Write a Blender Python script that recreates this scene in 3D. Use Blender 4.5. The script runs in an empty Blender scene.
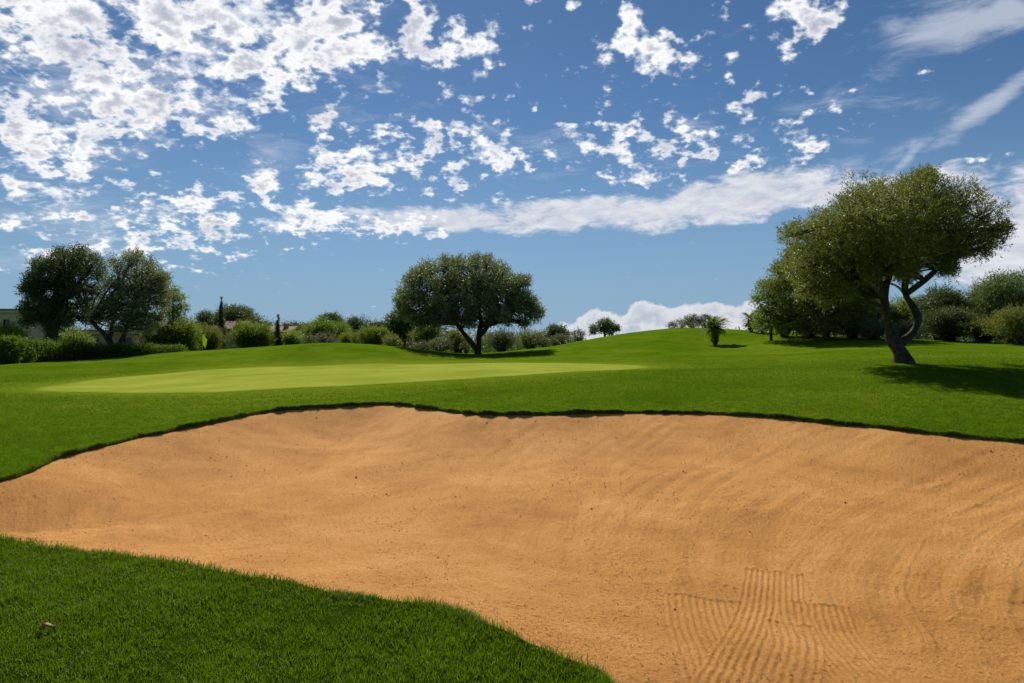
import bpy, math, random
import numpy as np
R = math.radians
rng = np.random.default_rng(7); random.seed(7)
scene = bpy.context.scene
COL = scene.collection
F = 683.0; CX = 512.0; CY = 341.5; CAMZ = 1.6

# ------------------------------------------------------------------ helpers
def P(px, py, d):
    return np.array([(px-CX)/F*d, d, CAMZ-(py-CY)/F*d])

def mesh_np(name, verts, faces, mat=None, parent=None, smooth=False, tint=None):
    """faces: (n,k) int array, every face has k corners"""
    me = bpy.data.meshes.new(name)
    verts = np.asarray(verts, dtype=np.float32); faces = np.asarray(faces, dtype=np.int32)
    n, k = faces.shape
    me.vertices.add(len(verts)); me.vertices.foreach_set('co', verts.ravel())
    me.loops.add(n*k); me.loops.foreach_set('vertex_index', faces.ravel())
    me.polygons.add(n); me.polygons.foreach_set('loop_start', np.arange(0, n*k, k, dtype=np.int32))
    me.polygons.foreach_set('use_smooth', np.full(n, smooth, dtype=bool))
    if tint is not None:
        a = me.attributes.new('tint', 'FLOAT', 'FACE'); a.data.foreach_set('value', np.asarray(tint, dtype=np.float32))
    me.update(calc_edges=True)
    if mat: me.materials.append(mat)
    o = bpy.data.objects.new(name, me); COL.objects.link(o)
    if parent: o.parent = parent
    return o

def empty(name, loc):
    o = bpy.data.objects.new(name, None); COL.objects.link(o); o.location = [float(v) for v in loc]
    o.empty_display_size = 0.2
    return o

def tag(o, label, cat, group=None, kind=None):
    if label: o['label'] = label
    if cat: o['category'] = cat
    if group: o['group'] = group
    if kind: o['kind'] = kind
    return o

def vnoise(x, y, seed=0):
    """value noise in [-1,1]"""
    xi = np.floor(x).astype(np.int64); yi = np.floor(y).astype(np.int64)
    fx = x-xi; fy = y-yi
    fx = fx*fx*(3-2*fx); fy = fy*fy*(3-2*fy)
    def h(a, b):
        n = (a*374761393 + b*668265263 + seed*974634777) & 0xffffffff
        n = ((n ^ (n >> 13))*1274126177) & 0xffffffff
        return ((n ^ (n >> 16)) & 0xffff)/32767.5-1.0
    return (h(xi, yi)*(1-fx)+h(xi+1, yi)*fx)*(1-fy)+(h(xi, yi+1)*(1-fx)+h(xi+1, yi+1)*fx)*fy
def fbm(x, y, oct=4, seed=0):
    s = 0; a = 1; t = 0
    for i in range(oct):
        s = s+a*vnoise(x*2**i+i*17.3, y*2**i-i*9.1, seed+i); t += a; a *= .5
    return s/t
def sstep(a, b, x):
    t = np.clip((x-a)/(b-a), 0, 1); return t*t*(3-2*t)

# ------------------------------------------------------------------ terrain
ctrl = []
def c(px, py, d): ctrl.append(tuple(P(px, py, d)))
def cz(px, py, z):
    d = (CAMZ-z)*F/(py-CY); ctrl.append(tuple(P(px, py, d))); return P(px, py, d)
for x, y, z in [(0,0,0),(4,0,0),(-4,0,0),(0,-6,0),(12,-8,0),(-12,-8,0),(50,-60,0),(-50,-60,0),(0,-30,0),(0,-200,0),
                (14,2,0.05),(-12,2,-.02)]: ctrl.append((x,y,z))
near_px = [(0,542),(60,551),(130,561),(190,569),(250,578),(300,587),(340,597),(380,603),(430,610),(470,620),(510,636),(560,660),(612,684),(648,735),(668,800)]
NEAR = [cz(px,py,0.0) for px,py in near_px]
lip_px = [(0,480,-.05),(60,457,0),(130,438,.05),(200,424,.1),(270,411,.15),(330,406,.18),(390,403.5,.2),(430,408,.2),(470,413,.2),(540,413.5,.2),
          (620,412,.22),(700,412.5,.25),(770,416,.25),(850,424,.22),(930,432,.2),(1024,441,.15)]
LIP = [cz(*a) for a in lip_px]
ctrl.append((9.2, 8.6, .12)); ctrl.append((-9, 6.5, -.05))
# lawn and green behind the lip
for a in [(-150,395,18),(0,400,17),(100,396,18.5),(0,378,27),(-150,372,32),(0,365.5,38),(-150,368,38),
          (200,396,17.5),(300,390,17.6),(400,385,19),(500,378,21.5),(600,371.5,25),(650,366,28),
          (100,379,27),(150,373.5,31),(300,365,37),(400,363,38),(500,362,37),(600,364,33),(200,372,31),(300,374,27),(420,371,27),(520,368,29),
          (60,362,43),(120,358,48),(180,352.5,52),(240,348,48),(310,345.2,44.5),(370,346.2,44.5),(425,350.5,48),(340,354,41),(260,356,42),
          (0,366,60),(60,365,75),(120,364,80),(200,358.5,60),(250,356,65),(310,352,68),(370,352,68),(430,353,64),
          (465,355,50),(520,350,56),(560,345,62),(600,337.5,66),(640,331.5,68),(680,328.3,66),(740,330.5,62),(800,334.2,55),(870,338,50),(950,341.2,46),(1024,344,43),
          (1200,349,40),(560,354,46),(620,346,50),(680,344,50),(740,346,48),(800,349,42),(600,358,40),(700,356,38),
          (780,362,30),(715,345,51),(897,363,24),(960,359,27),(1024,361,25),(1150,366,24),(900,349,36),(980,349,36),
          (800,383,18),(900,390,15.5),(1024,400,14),(1150,410,13),(700,378,20),(600,388,17.5),(1024,377,19),
          (520,352,75),(600,341,82),(680,333,84),(740,335,80),(800,339,72),(870,342,68),(950,345,62),(1024,348,60)]: c(*a)
for az in range(0, 360, 30):
    for r, z in ((150,-.3),(400,-1),(1600,-2)):
        if r == 150 and -46 < ((az+180) % 360)-180 < 46: continue
        ctrl.append((r*math.sin(R(az)), r*math.cos(R(az)), z))
for az in (-35,-20,-5,10,22,35): ctrl.append((140*math.sin(R(az)),140*math.cos(R(az)),-.5))
ctrl = np.array(ctrl)
def warp(x, y):
    r = np.hypot(x, y)+1e-6; w = np.log1p(r/6.0)*4/r
    return np.stack([x*w, y*w], -1)
CW = warp(ctrl[:,0], ctrl[:,1])
def kern(a, b):
    d2 = ((a[:,None,:]-b[None,:,:])**2).sum(-1)
    return .5*d2*np.log(d2+1e-9)
n = len(CW)
A = np.zeros((n+3, n+3)); A[:n,:n] = kern(CW, CW)+np.eye(n)*0.02
A[:n,n] = 1; A[:n,n+1:] = CW; A[n:,:n] = A[:n,n:].T
W = np.linalg.solve(A, np.concatenate([ctrl[:,2], np.zeros(3)]))
def zg(x, y):
    x = np.atleast_1d(np.asarray(x, float)).ravel(); y = np.atleast_1d(np.asarray(y, float)).ravel()
    out = np.empty(len(x))
    for i in range(0, len(x), 40000):
        w = warp(x[i:i+40000], y[i:i+40000])
        out[i:i+40000] = kern(w, CW)@W[:n]+W[n]+w@W[n+1:]
    return out
def zg1(x, y): return float(zg(x, y)[0])
def gpy(px, d):
    x = (px-CX)/F*d; return CY+(CAMZ-zg1(x, d))*F/d

def und(x, y):
    return .07*vnoise(x/7.,y/7.,12)*sstep(12,26,np.hypot(x,y))*sstep(90,50,np.hypot(x,y))
def surf(x, y):
    return zg(x, y)+und(x, y)+.02*fbm(x*.9, y*.9, 4, 3)*sstep(2,6,np.hypot(x,y))
# bunker outline
def catmull(pts, k=8, closed=True):
    pts = np.array(pts); m = len(pts); out = []
    for i in range(m if closed else m-1):
        if closed: p0, p1, p2, p3 = pts[i-1], pts[i], pts[(i+1)%m], pts[(i+2)%m]
        else: p0, p1, p2, p3 = pts[max(i-1,0)], pts[i], pts[i+1], pts[min(i+2,m-1)]
        for t in np.arange(k)/k:
            out.append(.5*((2*p1)+(-p0+p2)*t+(2*p0-5*p1+4*p2-p3)*t*t+(-p0+3*p1-3*p2+p3)*t**3))
    if not closed: out.append(pts[-1])
    return np.array(out)
poly = [p[:2] for p in LIP]+[np.array(p) for p in [(9.4,8.9),(11.2,7.2),(11.8,5),(10.6,2.4),(7.6,.9),(4.4,.7),(2.4,1.1),(1.35,1.7)]]
poly += [p[:2] for p in NEAR[::-1]]+[np.array(p) for p in [(-5.2,5.75),(-6.5,6.0),(-7.2,6.45),(-7.0,7.0)]]
BUNK = catmull(poly, 14)
BUNK = BUNK+np.stack([fbm(BUNK[:,0]*1.7, BUNK[:,1]*1.7, 3, 5), fbm(BUNK[:,0]*1.7+40, BUNK[:,1]*1.7, 3, 6)], -1)*.09
def sdf(x, y, poly):
    """signed distance, negative inside"""
    x = np.asarray(x, float).ravel(); y = np.asarray(y, float).ravel(); res = np.empty(len(x))
    A_ = poly; B_ = np.roll(poly, -1, 0); E = B_-A_; L = (E**2).sum(1)+1e-12
    for i in range(0, len(x), 20000):
        px = x[i:i+20000,None]; py = y[i:i+20000,None]
        t = np.clip(((px-A_[:,0])*E[:,0]+(py-A_[:,1])*E[:,1])/L, 0, 1)
        d2 = ((px-A_[:,0]-t*E[:,0])**2+(py-A_[:,1]-t*E[:,1])**2).min(1)
        cr = ((A_[:,1] > py) != (B_[:,1] > py)) & (px < E[:,0]*(py-A_[:,1])/(np.where(E[:,1]==0,1e-9,E[:,1]))+A_[:,0])
        ins = (cr.sum(1) % 2) == 1
        res[i:i+20000] = np.where(ins, -1, 1)*np.sqrt(d2)
    return res
def sdf_far(x, y, poly, pad=3.0):
    x = np.asarray(x, float).ravel(); y = np.asarray(y, float).ravel()
    out = np.full(len(x), pad)
    m = (x > poly[:,0].min()-pad)&(x < poly[:,0].max()+pad)&(y > poly[:,1].min()-pad)&(y < poly[:,1].max()+pad)
    out[m] = sdf(x[m], y[m], poly); return out

# putting green outline (points found on the ground by their bearing and height)
def ground_hit(px, py, d0=15, d1=60):
    ds = np.linspace(d0, d1, 900); x = (px-CX)/F*ds
    g = CY+(CAMZ-zg(x, ds))*F/ds
    i = np.argmax(g < py) if (g < py).any() else int(np.argmin(g))
    return np.array([x[i], ds[i]])
gp = [(30,389.5),(100,393),(200,394.5),(300,389.5),(400,384.5),(500,378.5),(600,371.5),(640,368.2),(652,365.8)]
gq = [(630,364.2),(560,363.6),(500,363.2),(400,364),(330,365.2),(260,367),(180,373),(110,379),(50,385)]
GREEN = catmull([ground_hit(a,b) for a,b in gp]+[ground_hit(a,b,22) for a,b in gq], 6)

# ------------------------------------------------------------------ materials
def newmat(name):
    m = bpy.data.materials.new(name); m.use_nodes = True
    nt = m.node_tree; nt.nodes.clear()
    return m, nt, nt.nodes.new('ShaderNodeOutputMaterial')
def N(nt, t, **kw):
    nd = nt.nodes.new(t)
    for k, v in kw.items():
        if k.startswith('i_'): nd.inputs[k[2:].replace('_',' ')].default_value = v
        else: setattr(nd, k, v)
    return nd
def ramp(nt, src, stops, interp='LINEAR'):
    r = N(nt, 'ShaderNodeValToRGB'); r.color_ramp.interpolation = interp
    el = r.color_ramp.elements
    while len(el) < len(stops): el.new(.5)
    for e, (p, col) in zip(el, stops):
        e.position = p; e.color = (*col, 1) if len(col) == 3 else col
    nt.links.new(src, r.inputs['Fac']); return r.outputs['Color']
def math_(nt, op, a, b=None, clamp=False):
    m = N(nt, 'ShaderNodeMath', operation=op, use_clamp=clamp)
    for i, v in enumerate((a, b)):
        if v is None: continue
        if isinstance(v, (int, float)): m.inputs[i].default_value = v
        else: nt.links.new(v, m.inputs[i])
    return m.outputs[0]
def mixc(nt, fac, a, b, mode='MIX'):
    m = N(nt, 'ShaderNodeMix', data_type='RGBA', blend_type=mode)
    for s, v in (('Factor', fac), ('A', a), ('B', b)):
        i = [q for q in m.inputs if q.name == s and q.type == ('VALUE' if s == 'Factor' else 'RGBA')][0]
        if isinstance(v, (int, float)): i.default_value = v
        elif isinstance(v, tuple): i.default_value = (*v, 1)
        else: nt.links.new(v, i)
    return [q for q in m.outputs if q.type == 'RGBA'][0]
def noise(nt, scale, detail=4, rough=.55, vec=None, dist=0):
    t = N(nt, 'ShaderNodeTexNoise'); t.inputs['Scale'].default_value = scale
    t.inputs['Detail'].default_value = detail; t.inputs['Roughness'].default_value = rough
    t.inputs['Distortion'].default_value = dist
    if vec is not None: nt.links.new(vec, t.inputs['Vector'])
    return t.outputs['Fac']
def objco(nt): return N(nt, 'ShaderNodeTexCoord').outputs['Object']

def leaf_mat(name, stops, trans=.35, tcol=(.16,.22,.02), rough=.5, spec=.15):
    m, nt, out = newmat(name)
    a = N(nt, 'ShaderNodeAttribute', attribute_name='tint').outputs['Fac']
    col = ramp(nt, a, stops)
    p = N(nt, 'ShaderNodeBsdfPrincipled'); p.inputs['Roughness'].default_value = rough
    p.inputs['Specular IOR Level'].default_value = spec
    nt.links.new(col, p.inputs['Base Color'])
    t = N(nt, 'ShaderNodeBsdfTranslucent')
    nt.links.new(mixc(nt, .6, col, tcol), t.inputs['Color'])
    mx = N(nt, 'ShaderNodeMixShader'); mx.inputs[0].default_value = trans
    nt.links.new(p.outputs[0], mx.inputs[1]); nt.links.new(t.outputs[0], mx.inputs[2])
    nt.links.new(mx.outputs[0], out.inputs['Surface'])
    return m
def plain(name, c1, c2, scale=6, rough=.85, bump=.3, bscale=None, dist=.02):
    m, nt, out = newmat(name); v = objco(nt)
    col = ramp(nt, noise(nt, scale, 6, .6, v), [(.3, c1), (.7, c2)])
    p = N(nt, 'ShaderNodeBsdfPrincipled'); p.inputs['Roughness'].default_value = rough
    nt.links.new(col, p.inputs['Base Color'])
    if bump:
        b = N(nt, 'ShaderNodeBump'); b.inputs['Strength'].default_value = bump; b.inputs['Distance'].default_value = dist
        nt.links.new(noise(nt, bscale or scale*4, 6, .65, v), b.inputs['Height']); nt.links.new(b.outputs[0], p.inputs['Normal'])
    nt.links.new(p.outputs[0], out.inputs['Surface']); return m

M = {}
M['bark'] = plain('olive_bark', (.016,.012,.008), (.13,.092,.06), 9, .9, 1, 16, .09)
M['bark_dark'] = plain('dark_bark', (.02,.016,.012), (.07,.055,.04), 3, .9, .6, 8, .06)
M['olive'] = leaf_mat('olive_leaves', [(0,(0.034,0.041,0.011)),(.5,(0.114,0.134,0.029)),(.8,(0.216,0.228,0.060)),(1,(0.360,0.348,0.144))], .34, (0.312,0.360,0.024))
M['olive_grey'] = leaf_mat('silver_olive_leaves', [(0,(0.031,0.046,0.017)),(.5,(0.122,0.151,0.065)),(.8,(0.274,0.295,0.166)),(1,(0.518,0.490,0.302))], .36, (0.259,0.317,0.072))
M['dark'] = leaf_mat('dark_leaves', [(0,(0.024,0.041,0.014)),(.6,(0.065,0.095,0.030)),(1,(0.162,0.203,0.074))], .3, (0.162,0.230,0.041))
M['pine'] = leaf_mat('pine_needles', [(0,(0.036,0.063,0.020)),(.6,(0.084,0.137,0.036)),(1,(0.196,0.252,0.070))], .32, (0.210,0.308,0.042))
M['mid'] = leaf_mat('green_leaves', [(0,(0.044,0.075,0.011)),(.6,(0.110,0.171,0.024)),(1,(0.209,0.275,0.055))], .42, (0.286,0.396,0.022))
M['lime'] = leaf_mat('bright_leaves', [(0,(.07,.11,.010)),(.6,(.17,.25,.022)),(1,(.3,.38,.06))], .45, (.36,.46,.03))
M['grey'] = leaf_mat('grey_green_leaves', [(0,(0.063,0.075,0.034)),(.6,(0.144,0.167,0.075)),(1,(0.287,0.299,0.161))], .3, (0.207,0.230,0.069))
M['hedge'] = leaf_mat('hedge_leaves', [(0,(.035,.068,.007)),(.6,(.085,.155,.016)),(1,(.17,.25,.04))], .42, (.2,.32,.02))
M['flower'] = leaf_mat('red_blossom', [(0,(.20,.03,.02)),(.6,(.4,.09,.06)),(1,(.5,.25,.15))], .2, (.4,.1,.05))
M['grass'] = leaf_mat('grass_blades', [(0,(.026,.055,.001)),(.55,(.058,.122,.004)),(.93,(.15,.23,.014)),(1,(.42,.36,.15))], .46, (.20,.34,.003), .5, .1)
M['grass_far'] = leaf_mat('lawn_blades', [(0,(.026,.060,.003)),(.55,(.068,.138,.005)),(.93,(.145,.23,.010)),(1,(.28,.27,.07))], .45, (.16,.28,.004), .6, .06)
M['plaster'] = plain('cream_plaster', (.5,.40,.24), (.6,.5,.33), 2, .9, .1)
M['pink'] = plain('peach_plaster', (.42,.24,.18), (.52,.32,.25), 1.5, .9, .1)
M['ochre'] = plain('ochre_plaster', (.45,.25,.12), (.55,.33,.18), 1.5, .9, .1)
M['glass'] = plain('dark_glass', (.01,.012,.015), (.02,.022,.026), 1, .15, 0)
M['flag'] = leaf_mat('flag_cloth', [(0,(.5,.6,.04)),(1,(.55,.65,.06))], .5, (.6,.75,.05))
M['pole'] = plain('painted_pole', (.5,.5,.2), (.6,.6,.25), 3, .4, 0)
M['dryleaf'] = plain('dry_leaf_brown', (.16,.075,.02), (.46,.28,.12), 40, .7, .2, 90, .002)

def roof_mat():
    m, nt, out = newmat('terracotta_tiles'); v = objco(nt)
    w = N(nt, 'ShaderNodeTexWave'); w.inputs['Scale'].default_value = 1.6; w.inputs['Distortion'].default_value = .3
    nt.links.new(v, w.inputs['Vector'])
    col = mixc(nt, .35, ramp(nt, noise(nt, 3, 5, .7, v), [(.3,(.30,.12,.06)),(.7,(.5,.25,.14))]), ramp(nt, w.outputs['Fac'], [(0,(.12,.05,.03)),(.5,(.5,.26,.15))]), 'MULTIPLY')
    p = N(nt, 'ShaderNodeBsdfPrincipled'); p.inputs['Roughness'].default_value = .85
    nt.links.new(col, p.inputs['Base Color'])
    b = N(nt, 'ShaderNodeBump'); b.inputs['Distance'].default_value = .08
    nt.links.new(w.outputs['Fac'], b.inputs['Height']); nt.links.new(b.outputs[0], p.inputs['Normal'])
    nt.links.new(p.outputs[0], out.inputs['Surface']); return m
M['tiles'] = roof_mat()

def ground_mat():
    m, nt, out = newmat('mown_grass'); v = objco(nt)
    big = noise(nt, .16, 4, .6, v); med = noise(nt, 1.3, 5, .65, v); fine = noise(nt, 26, 6, .75, v)
    g = ramp(nt, fine, [(.25,(.048,.098,.003)),(.5,(.096,.175,.005)),(.75,(.15,.235,.010))])
    dry = ramp(nt, fine, [(.25,(.11,.165,.006)),(.7,(.22,.29,.02))])
    f = math_(nt, 'ADD', math_(nt, 'MULTIPLY', big, .8), math_(nt, 'MULTIPLY', med, .45))
    worn = N(nt, 'ShaderNodeAttribute', attribute_name='worn').outputs['Fac']
    f = math_(nt, 'ADD', math_(nt, 'MULTIPLY', math_(nt, 'SUBTRACT', f, .55), 3.0), worn, True)
    g = mixc(nt, 1.0, g, ramp(nt, noise(nt, .5, 6, .65, v, .4), [(.3,(.66,.74,.7)),(.5,(.95,.97,.95)),(.7,(1.22,1.15,1.1))]), 'MULTIPLY')
    col = mixc(nt, f, g, dry)
    soil = N(nt, 'ShaderNodeAttribute', attribute_name='soil').outputs['Fac']
    col = mixc(nt, soil, col, ramp(nt, fine, [(.3,(.05,.028,.012)),(.7,(.16,.09,.04))]))
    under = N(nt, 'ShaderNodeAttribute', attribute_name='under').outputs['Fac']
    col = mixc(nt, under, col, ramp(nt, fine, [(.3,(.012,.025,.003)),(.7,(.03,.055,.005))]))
    p = N(nt, 'ShaderNodeBsdfPrincipled'); p.inputs['Roughness'].default_value = 1
    p.inputs['Specular IOR Level'].default_value = 0
    nt.links.new(col, p.inputs['Base Color'])
    b = N(nt, 'ShaderNodeBump'); b.inputs['Strength'].default_value = .7; b.inputs['Distance'].default_value = .05
    nt.links.new(noise(nt, 14, 8, .8, v), b.inputs['Height']); nt.links.new(b.outputs[0], p.inputs['Normal'])
    nt.links.new(p.outputs[0], out.inputs['Surface']); return m
def green_mat():
    m, nt, out = newmat('putting_turf'); v = objco(nt)
    med = noise(nt, .35, 5, .6, v); fine = noise(nt, 40, 4, .7, v)
    col = ramp(nt, med, [(.3,(.27,.33,.035)),(.5,(.35,.395,.050)),(.7,(.43,.45,.07))])
    col = mixc(nt, .5, col, ramp(nt, fine, [(.3,(.45,.5,.4)),(.7,(1,1,1))]), 'MULTIPLY')
    cl_ = N(nt, 'ShaderNodeAttribute', attribute_name='collar').outputs['Fac']
    cl_ = math_(nt, 'MULTIPLY', cl_, math_(nt, 'ADD', math_(nt, 'MULTIPLY', fine, .7), .65), True)
    col = mixc(nt, cl_, col, ramp(nt, fine, [(.25,(.10,.165,.005)),(.7,(.19,.27,.015))]))
    p = N(nt, 'ShaderNodeBsdfPrincipled'); p.inputs['Roughness'].default_value = 1
    p.inputs['Specular IOR Level'].default_value = 0
    nt.links.new(col, p.inputs['Base Color'])
    b = N(nt, 'ShaderNodeBump'); b.inputs['Strength'].default_value = .3; b.inputs['Distance'].default_value = .01
    nt.links.new(fine, b.inputs['Height']); nt.links.new(b.outputs[0], p.inputs['Normal'])
    nt.links.new(p.outputs[0], out.inputs['Surface']); return m
def sand_mat():
    m, nt, out = newmat('bunker_sand'); v = objco(nt)
    big = noise(nt, .7, 7, .68, v, .5); fine = noise(nt, 60, 7, .85, v); speck = noise(nt, 30, 4, .7, v)
    col = ramp(nt, big, [(.3,(.58,.265,.066)),(.5,(.73,.35,.095)),(.7,(.85,.435,.14))])
    col = mixc(nt, .75, col, ramp(nt, fine, [(.36,(.46,.38,.28)),(.5,(.97,.94,.88)),(.64,(1.15,1.12,1.06))]), 'MULTIPLY')
    col = mixc(nt, ramp(nt, speck, [(.60,(0,0,0)),(.68,(1,1,1))]), col, (.30,.14,.045))
    p = N(nt, 'ShaderNodeBsdfPrincipled'); p.inputs['Roughness'].default_value = .95
    p.inputs['Specular IOR Level'].default_value = .1
    nt.links.new(col, p.inputs['Base Color'])
    b = N(nt, 'ShaderNodeBump'); b.inputs['Strength'].default_value = 1; b.inputs['Distance'].default_value = .022
    nt.links.new(noise(nt, 48, 7, .8, v), b.inputs['Height']); nt.links.new(b.outputs[0], p.inputs['Normal'])
    nt.links.new(p.outputs[0], out.inputs['Surface']); return m
M['ground'] = ground_mat(); M['green'] = green_mat(); M['sand'] = sand_mat()

# ------------------------------------------------------------------ ground sheet
az = np.concatenate([np.linspace(-180,-44,70,endpoint=False), np.linspace(-44,44,1000,endpoint=False), np.linspace(44,180,70,endpoint=False)])
rr = np.concatenate([np.linspace(.4,2.4,14,endpoint=False), np.exp(np.linspace(math.log(2.4),math.log(20),440,endpoint=False)),
                     np.exp(np.linspace(math.log(20),math.log(120),260,endpoint=False)), np.exp(np.linspace(math.log(120),math.log(2500),40))])
AZ, RR = np.meshgrid(np.radians(az), rr)
gx = (np.sin(AZ)*RR).ravel(); gy = (np.cos(AZ)*RR).ravel()
gz = zg(gx, gy)
sb = sdf_far(gx, gy, BUNK)
soft = fbm(gx*.9, gy*.9, 4, 3)
gz = gz+und(gx,gy)+.02*soft*sstep(2,6,np.hypot(gx,gy))+.012*vnoise(gx*9,gy*9,2)*sstep(0,.2,sb)*(np.hypot(gx,gy)<30)
lipb = .03*np.exp(-np.clip(sb,0,9)/.25)
gz = gz+np.where(sb > 0, lipb, 0)
inside = sstep(.0,-.05, sb)
gz = gz*1.0-inside*(.30+.55*sstep(-.3,-1.6,sb))+np.where(sb<=0,.03*(1-inside),0)
nr, na = len(rr), len(az)
idx = np.arange(nr*na).reshape(nr, na)
q = np.stack([idx[:-1], np.roll(idx,-1,1)[:-1], np.roll(idx,-1,1)[1:], idx[1:]], -1).reshape(-1,4)
verts = np.stack([gx,gy,gz], -1)
cen = len(verts); verts = np.vstack([verts, [0,0,zg1(0,0)]])
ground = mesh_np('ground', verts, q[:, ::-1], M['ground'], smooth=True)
# centre cap under the camera
bm_f = np.stack([np.full(na,cen), idx[0], np.roll(idx[0],-1)], -1)
me = ground.data
me.loops.add(na*3); me.polygons.add(na)
ls = np.empty(len(me.polygons), np.int32); ls[:len(q)] = np.arange(len(q))*4; ls[len(q):] = len(q)*4+np.arange(na)*3
vi = np.concatenate([q[:, ::-1].ravel(), bm_f[:, ::-1].ravel()]).astype(np.int32)
me.loops.foreach_set('vertex_index', vi); me.polygons.foreach_set('loop_start', ls)
me.polygons.foreach_set('use_smooth', np.ones(len(me.polygons), bool)); me.update(calc_edges=True); me.validate()
def vattr(o, name, vals):
    a = o.data.attributes.new(name, 'FLOAT', 'POINT'); a.data.foreach_set('value', np.append(vals, 0).astype(np.float32)[:len(o.data.vertices)])
sgr = sdf_far(gx, gy, GREEN, 6)
def spot(px, py, rx, ry):
    h = ground_hit(px, py, 12, 60); return np.exp(-((gx-h[0])/rx)**2-((gy-h[1])/ry)**2)
worn = .55*spot(70,408,3.5,1.2)+.5*spot(190,399,3,1.0)+.45*spot(1000,356,6,3)+.3*spot(60,388,7,4)
worn = worn*(.7+.9*fbm(gx*.8,gy*.8,4,11))+.85*sstep(2.6,.2,sgr)
vattr(ground, 'worn', np.clip(worn,0,1)); vattr(ground, 'soil', sstep(-.005,-.04,sb))
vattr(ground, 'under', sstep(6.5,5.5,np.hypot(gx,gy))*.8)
tag(ground, None, None, kind='structure')

# putting green: rings shrinking to its middle
gc = GREEN.mean(0); ks = np.concatenate([[1,.993,.986,.978,.97,.96],np.linspace(.945,.02,40)])
gv = (gc+(GREEN[None]-gc)*ks[:,None,None]).reshape(-1,2)
gvz = zg(gv[:,0], gv[:,1])+und(gv[:,0],gv[:,1])+.02*fbm(gv[:,0]*.9, gv[:,1]*.9, 4, 3)+.012; gvz[:len(GREEN)] -= .02
gi = np.arange(len(gv)).reshape(len(ks), len(GREEN))
gf = np.stack([gi[:-1], np.roll(gi,-1,1)[:-1], np.roll(gi,-1,1)[1:], gi[1:]], -1).reshape(-1,4)
pg = mesh_np('putting_green', np.column_stack([gv,gvz]), gf, M['green'], smooth=True); tag(pg, None, None, kind='structure')
ea = pg.data.attributes.new('collar', 'FLOAT', 'POINT'); ea.data.foreach_set('value', np.repeat(sstep(.945,1.0,ks), len(GREEN)).astype(np.float32))

# ------------------------------------------------------------------ sand
def SG(px, py, z=-.37):      # a place on the sand, seen at that bearing
    d = (CAMZ-z)*F/(py-CY); return np.array([(px-CX)/F*d, d])
def sdist_line(x, y, line):
    A_ = line[:-1]; E = line[1:]-A_; L = (E**2).sum(1); ln = np.sqrt(L); cum = np.concatenate([[0],np.cumsum(ln)])
    best = np.full(len(x), 1e9); off = np.zeros(len(x)); al = np.zeros(len(x))
    for k in range(len(E)):
        t = ((x-A_[k,0])*E[k,0]+(y-A_[k,1])*E[k,1])/L[k]; tc = np.clip(t,0,1)
        dx = x-A_[k,0]-tc*E[k,0]; dy = y-A_[k,1]-tc*E[k,1]; d = dx*dx+dy*dy
        m = d < best; best[m] = d[m]
        off[m] = ((dx*E[k,1]-dy*E[k,0])/ln[k])[m]; al[m] = (cum[k]+t*ln[k])[m]
    return off, al, cum[-1], np.sqrt(best)
def sand_z(x, y, sd):
    d = np.clip(-sd, 0, 9)
    base = zg(x, y)
    s = 1-np.exp(-(d/1.4)**1.3)
    z = base-.03-(.36+.16*sstep(1,-4,x))*s
    z = z+.05*fbm(x*.55, y*.55, 3, 21)*s+.006*fbm(x*5, y*5, 3, 23)*np.clip(d/.3,0,1)
    return z
swaths = []   # (points, width, spacing, depth)
swaths.append(([SG(701,604),SG(708,640),SG(722,683),SG(745,760)], .56,.05,.0055))
swaths.append(([SG(773,572),SG(771,610),SG(764,645),SG(752,690),SG(735,770)], .46,.045,.0055))
swaths.append(([SG(812,606),SG(822,640),SG(860,690),SG(930,770)], .50,.048,.0045))
swaths.append(([SG(790,628),SG(797,655),SG(790,700),SG(775,770)], .32,.05,.0045))
arcs = [([(560,640),(545,560),(575,490),(650,450),(760,432),(900,440)],1.0),([(640,600),(640,540),(690,485),(790,458),(930,452),(1080,462)],1.0),
        ([(760,640),(720,560),(760,505),(850,475),(960,465),(1090,480)],1.0),([(850,640),(840,570),(900,515),(1010,485),(1120,482)],1.0),
        ([(960,660),(940,590),(990,530),(1090,505)],.9),
        ([(430,600),(400,540),(420,480),(480,440),(570,424)],1.0),([(480,570),(470,520),(500,468),(580,440),(680,428)],.9),
        ([(250,540),(235,490),(270,445),(340,422),(430,418)],1.0),([(330,570),(310,510),(340,460),(400,433),(500,427)],.9),
        ([(140,540),(150,490),(200,452),(280,430)],.9),([(520,520),(500,480),(500,440)],.7),([(600,540),(598,500),(600,470)],.6),([(430,520),(450,500),(455,470)],.6),
        ([(60,530),(70,500),(110,475),(190,450)],.8),([(1000,600),(1010,560),(1060,530)],.8)]
for pts, w in arcs:
    swaths.append(([SG(a,b) for a,b in pts], w,.07,.0015))
# grid: only the inside of the outline, fine towards the camera
az2 = np.concatenate([np.linspace(-62,-40,60,endpoint=False), np.linspace(-40,40,1500,endpoint=False), np.linspace(40,150,110)])
r2 = np.concatenate([np.linspace(.9,2.8,40,endpoint=False), 1/np.linspace(1/2.8,1/21.,620)])
A2, R2 = np.meshgrid(np.radians(az2), r2)
sx = (np.sin(A2)*R2).ravel(); sy = (np.cos(A2)*R2).ravel()
sd = sdf_far(sx, sy, BUNK, 1.0)
keep = sd < .03
ids = np.arange(len(sx)).reshape(len(r2), len(az2))
q = np.stack([ids[:-1,:-1], ids[1:,:-1], ids[1:,1:], ids[:-1,1:]], -1).reshape(-1,4)
q = q[keep[q].all(1)]
used = np.unique(q); rem = np.full(len(sx), -1); rem[used] = np.arange(len(used)); q = rem[q]
sx = sx[used]; sy = sy[used]; sd = sd[used]
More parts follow.
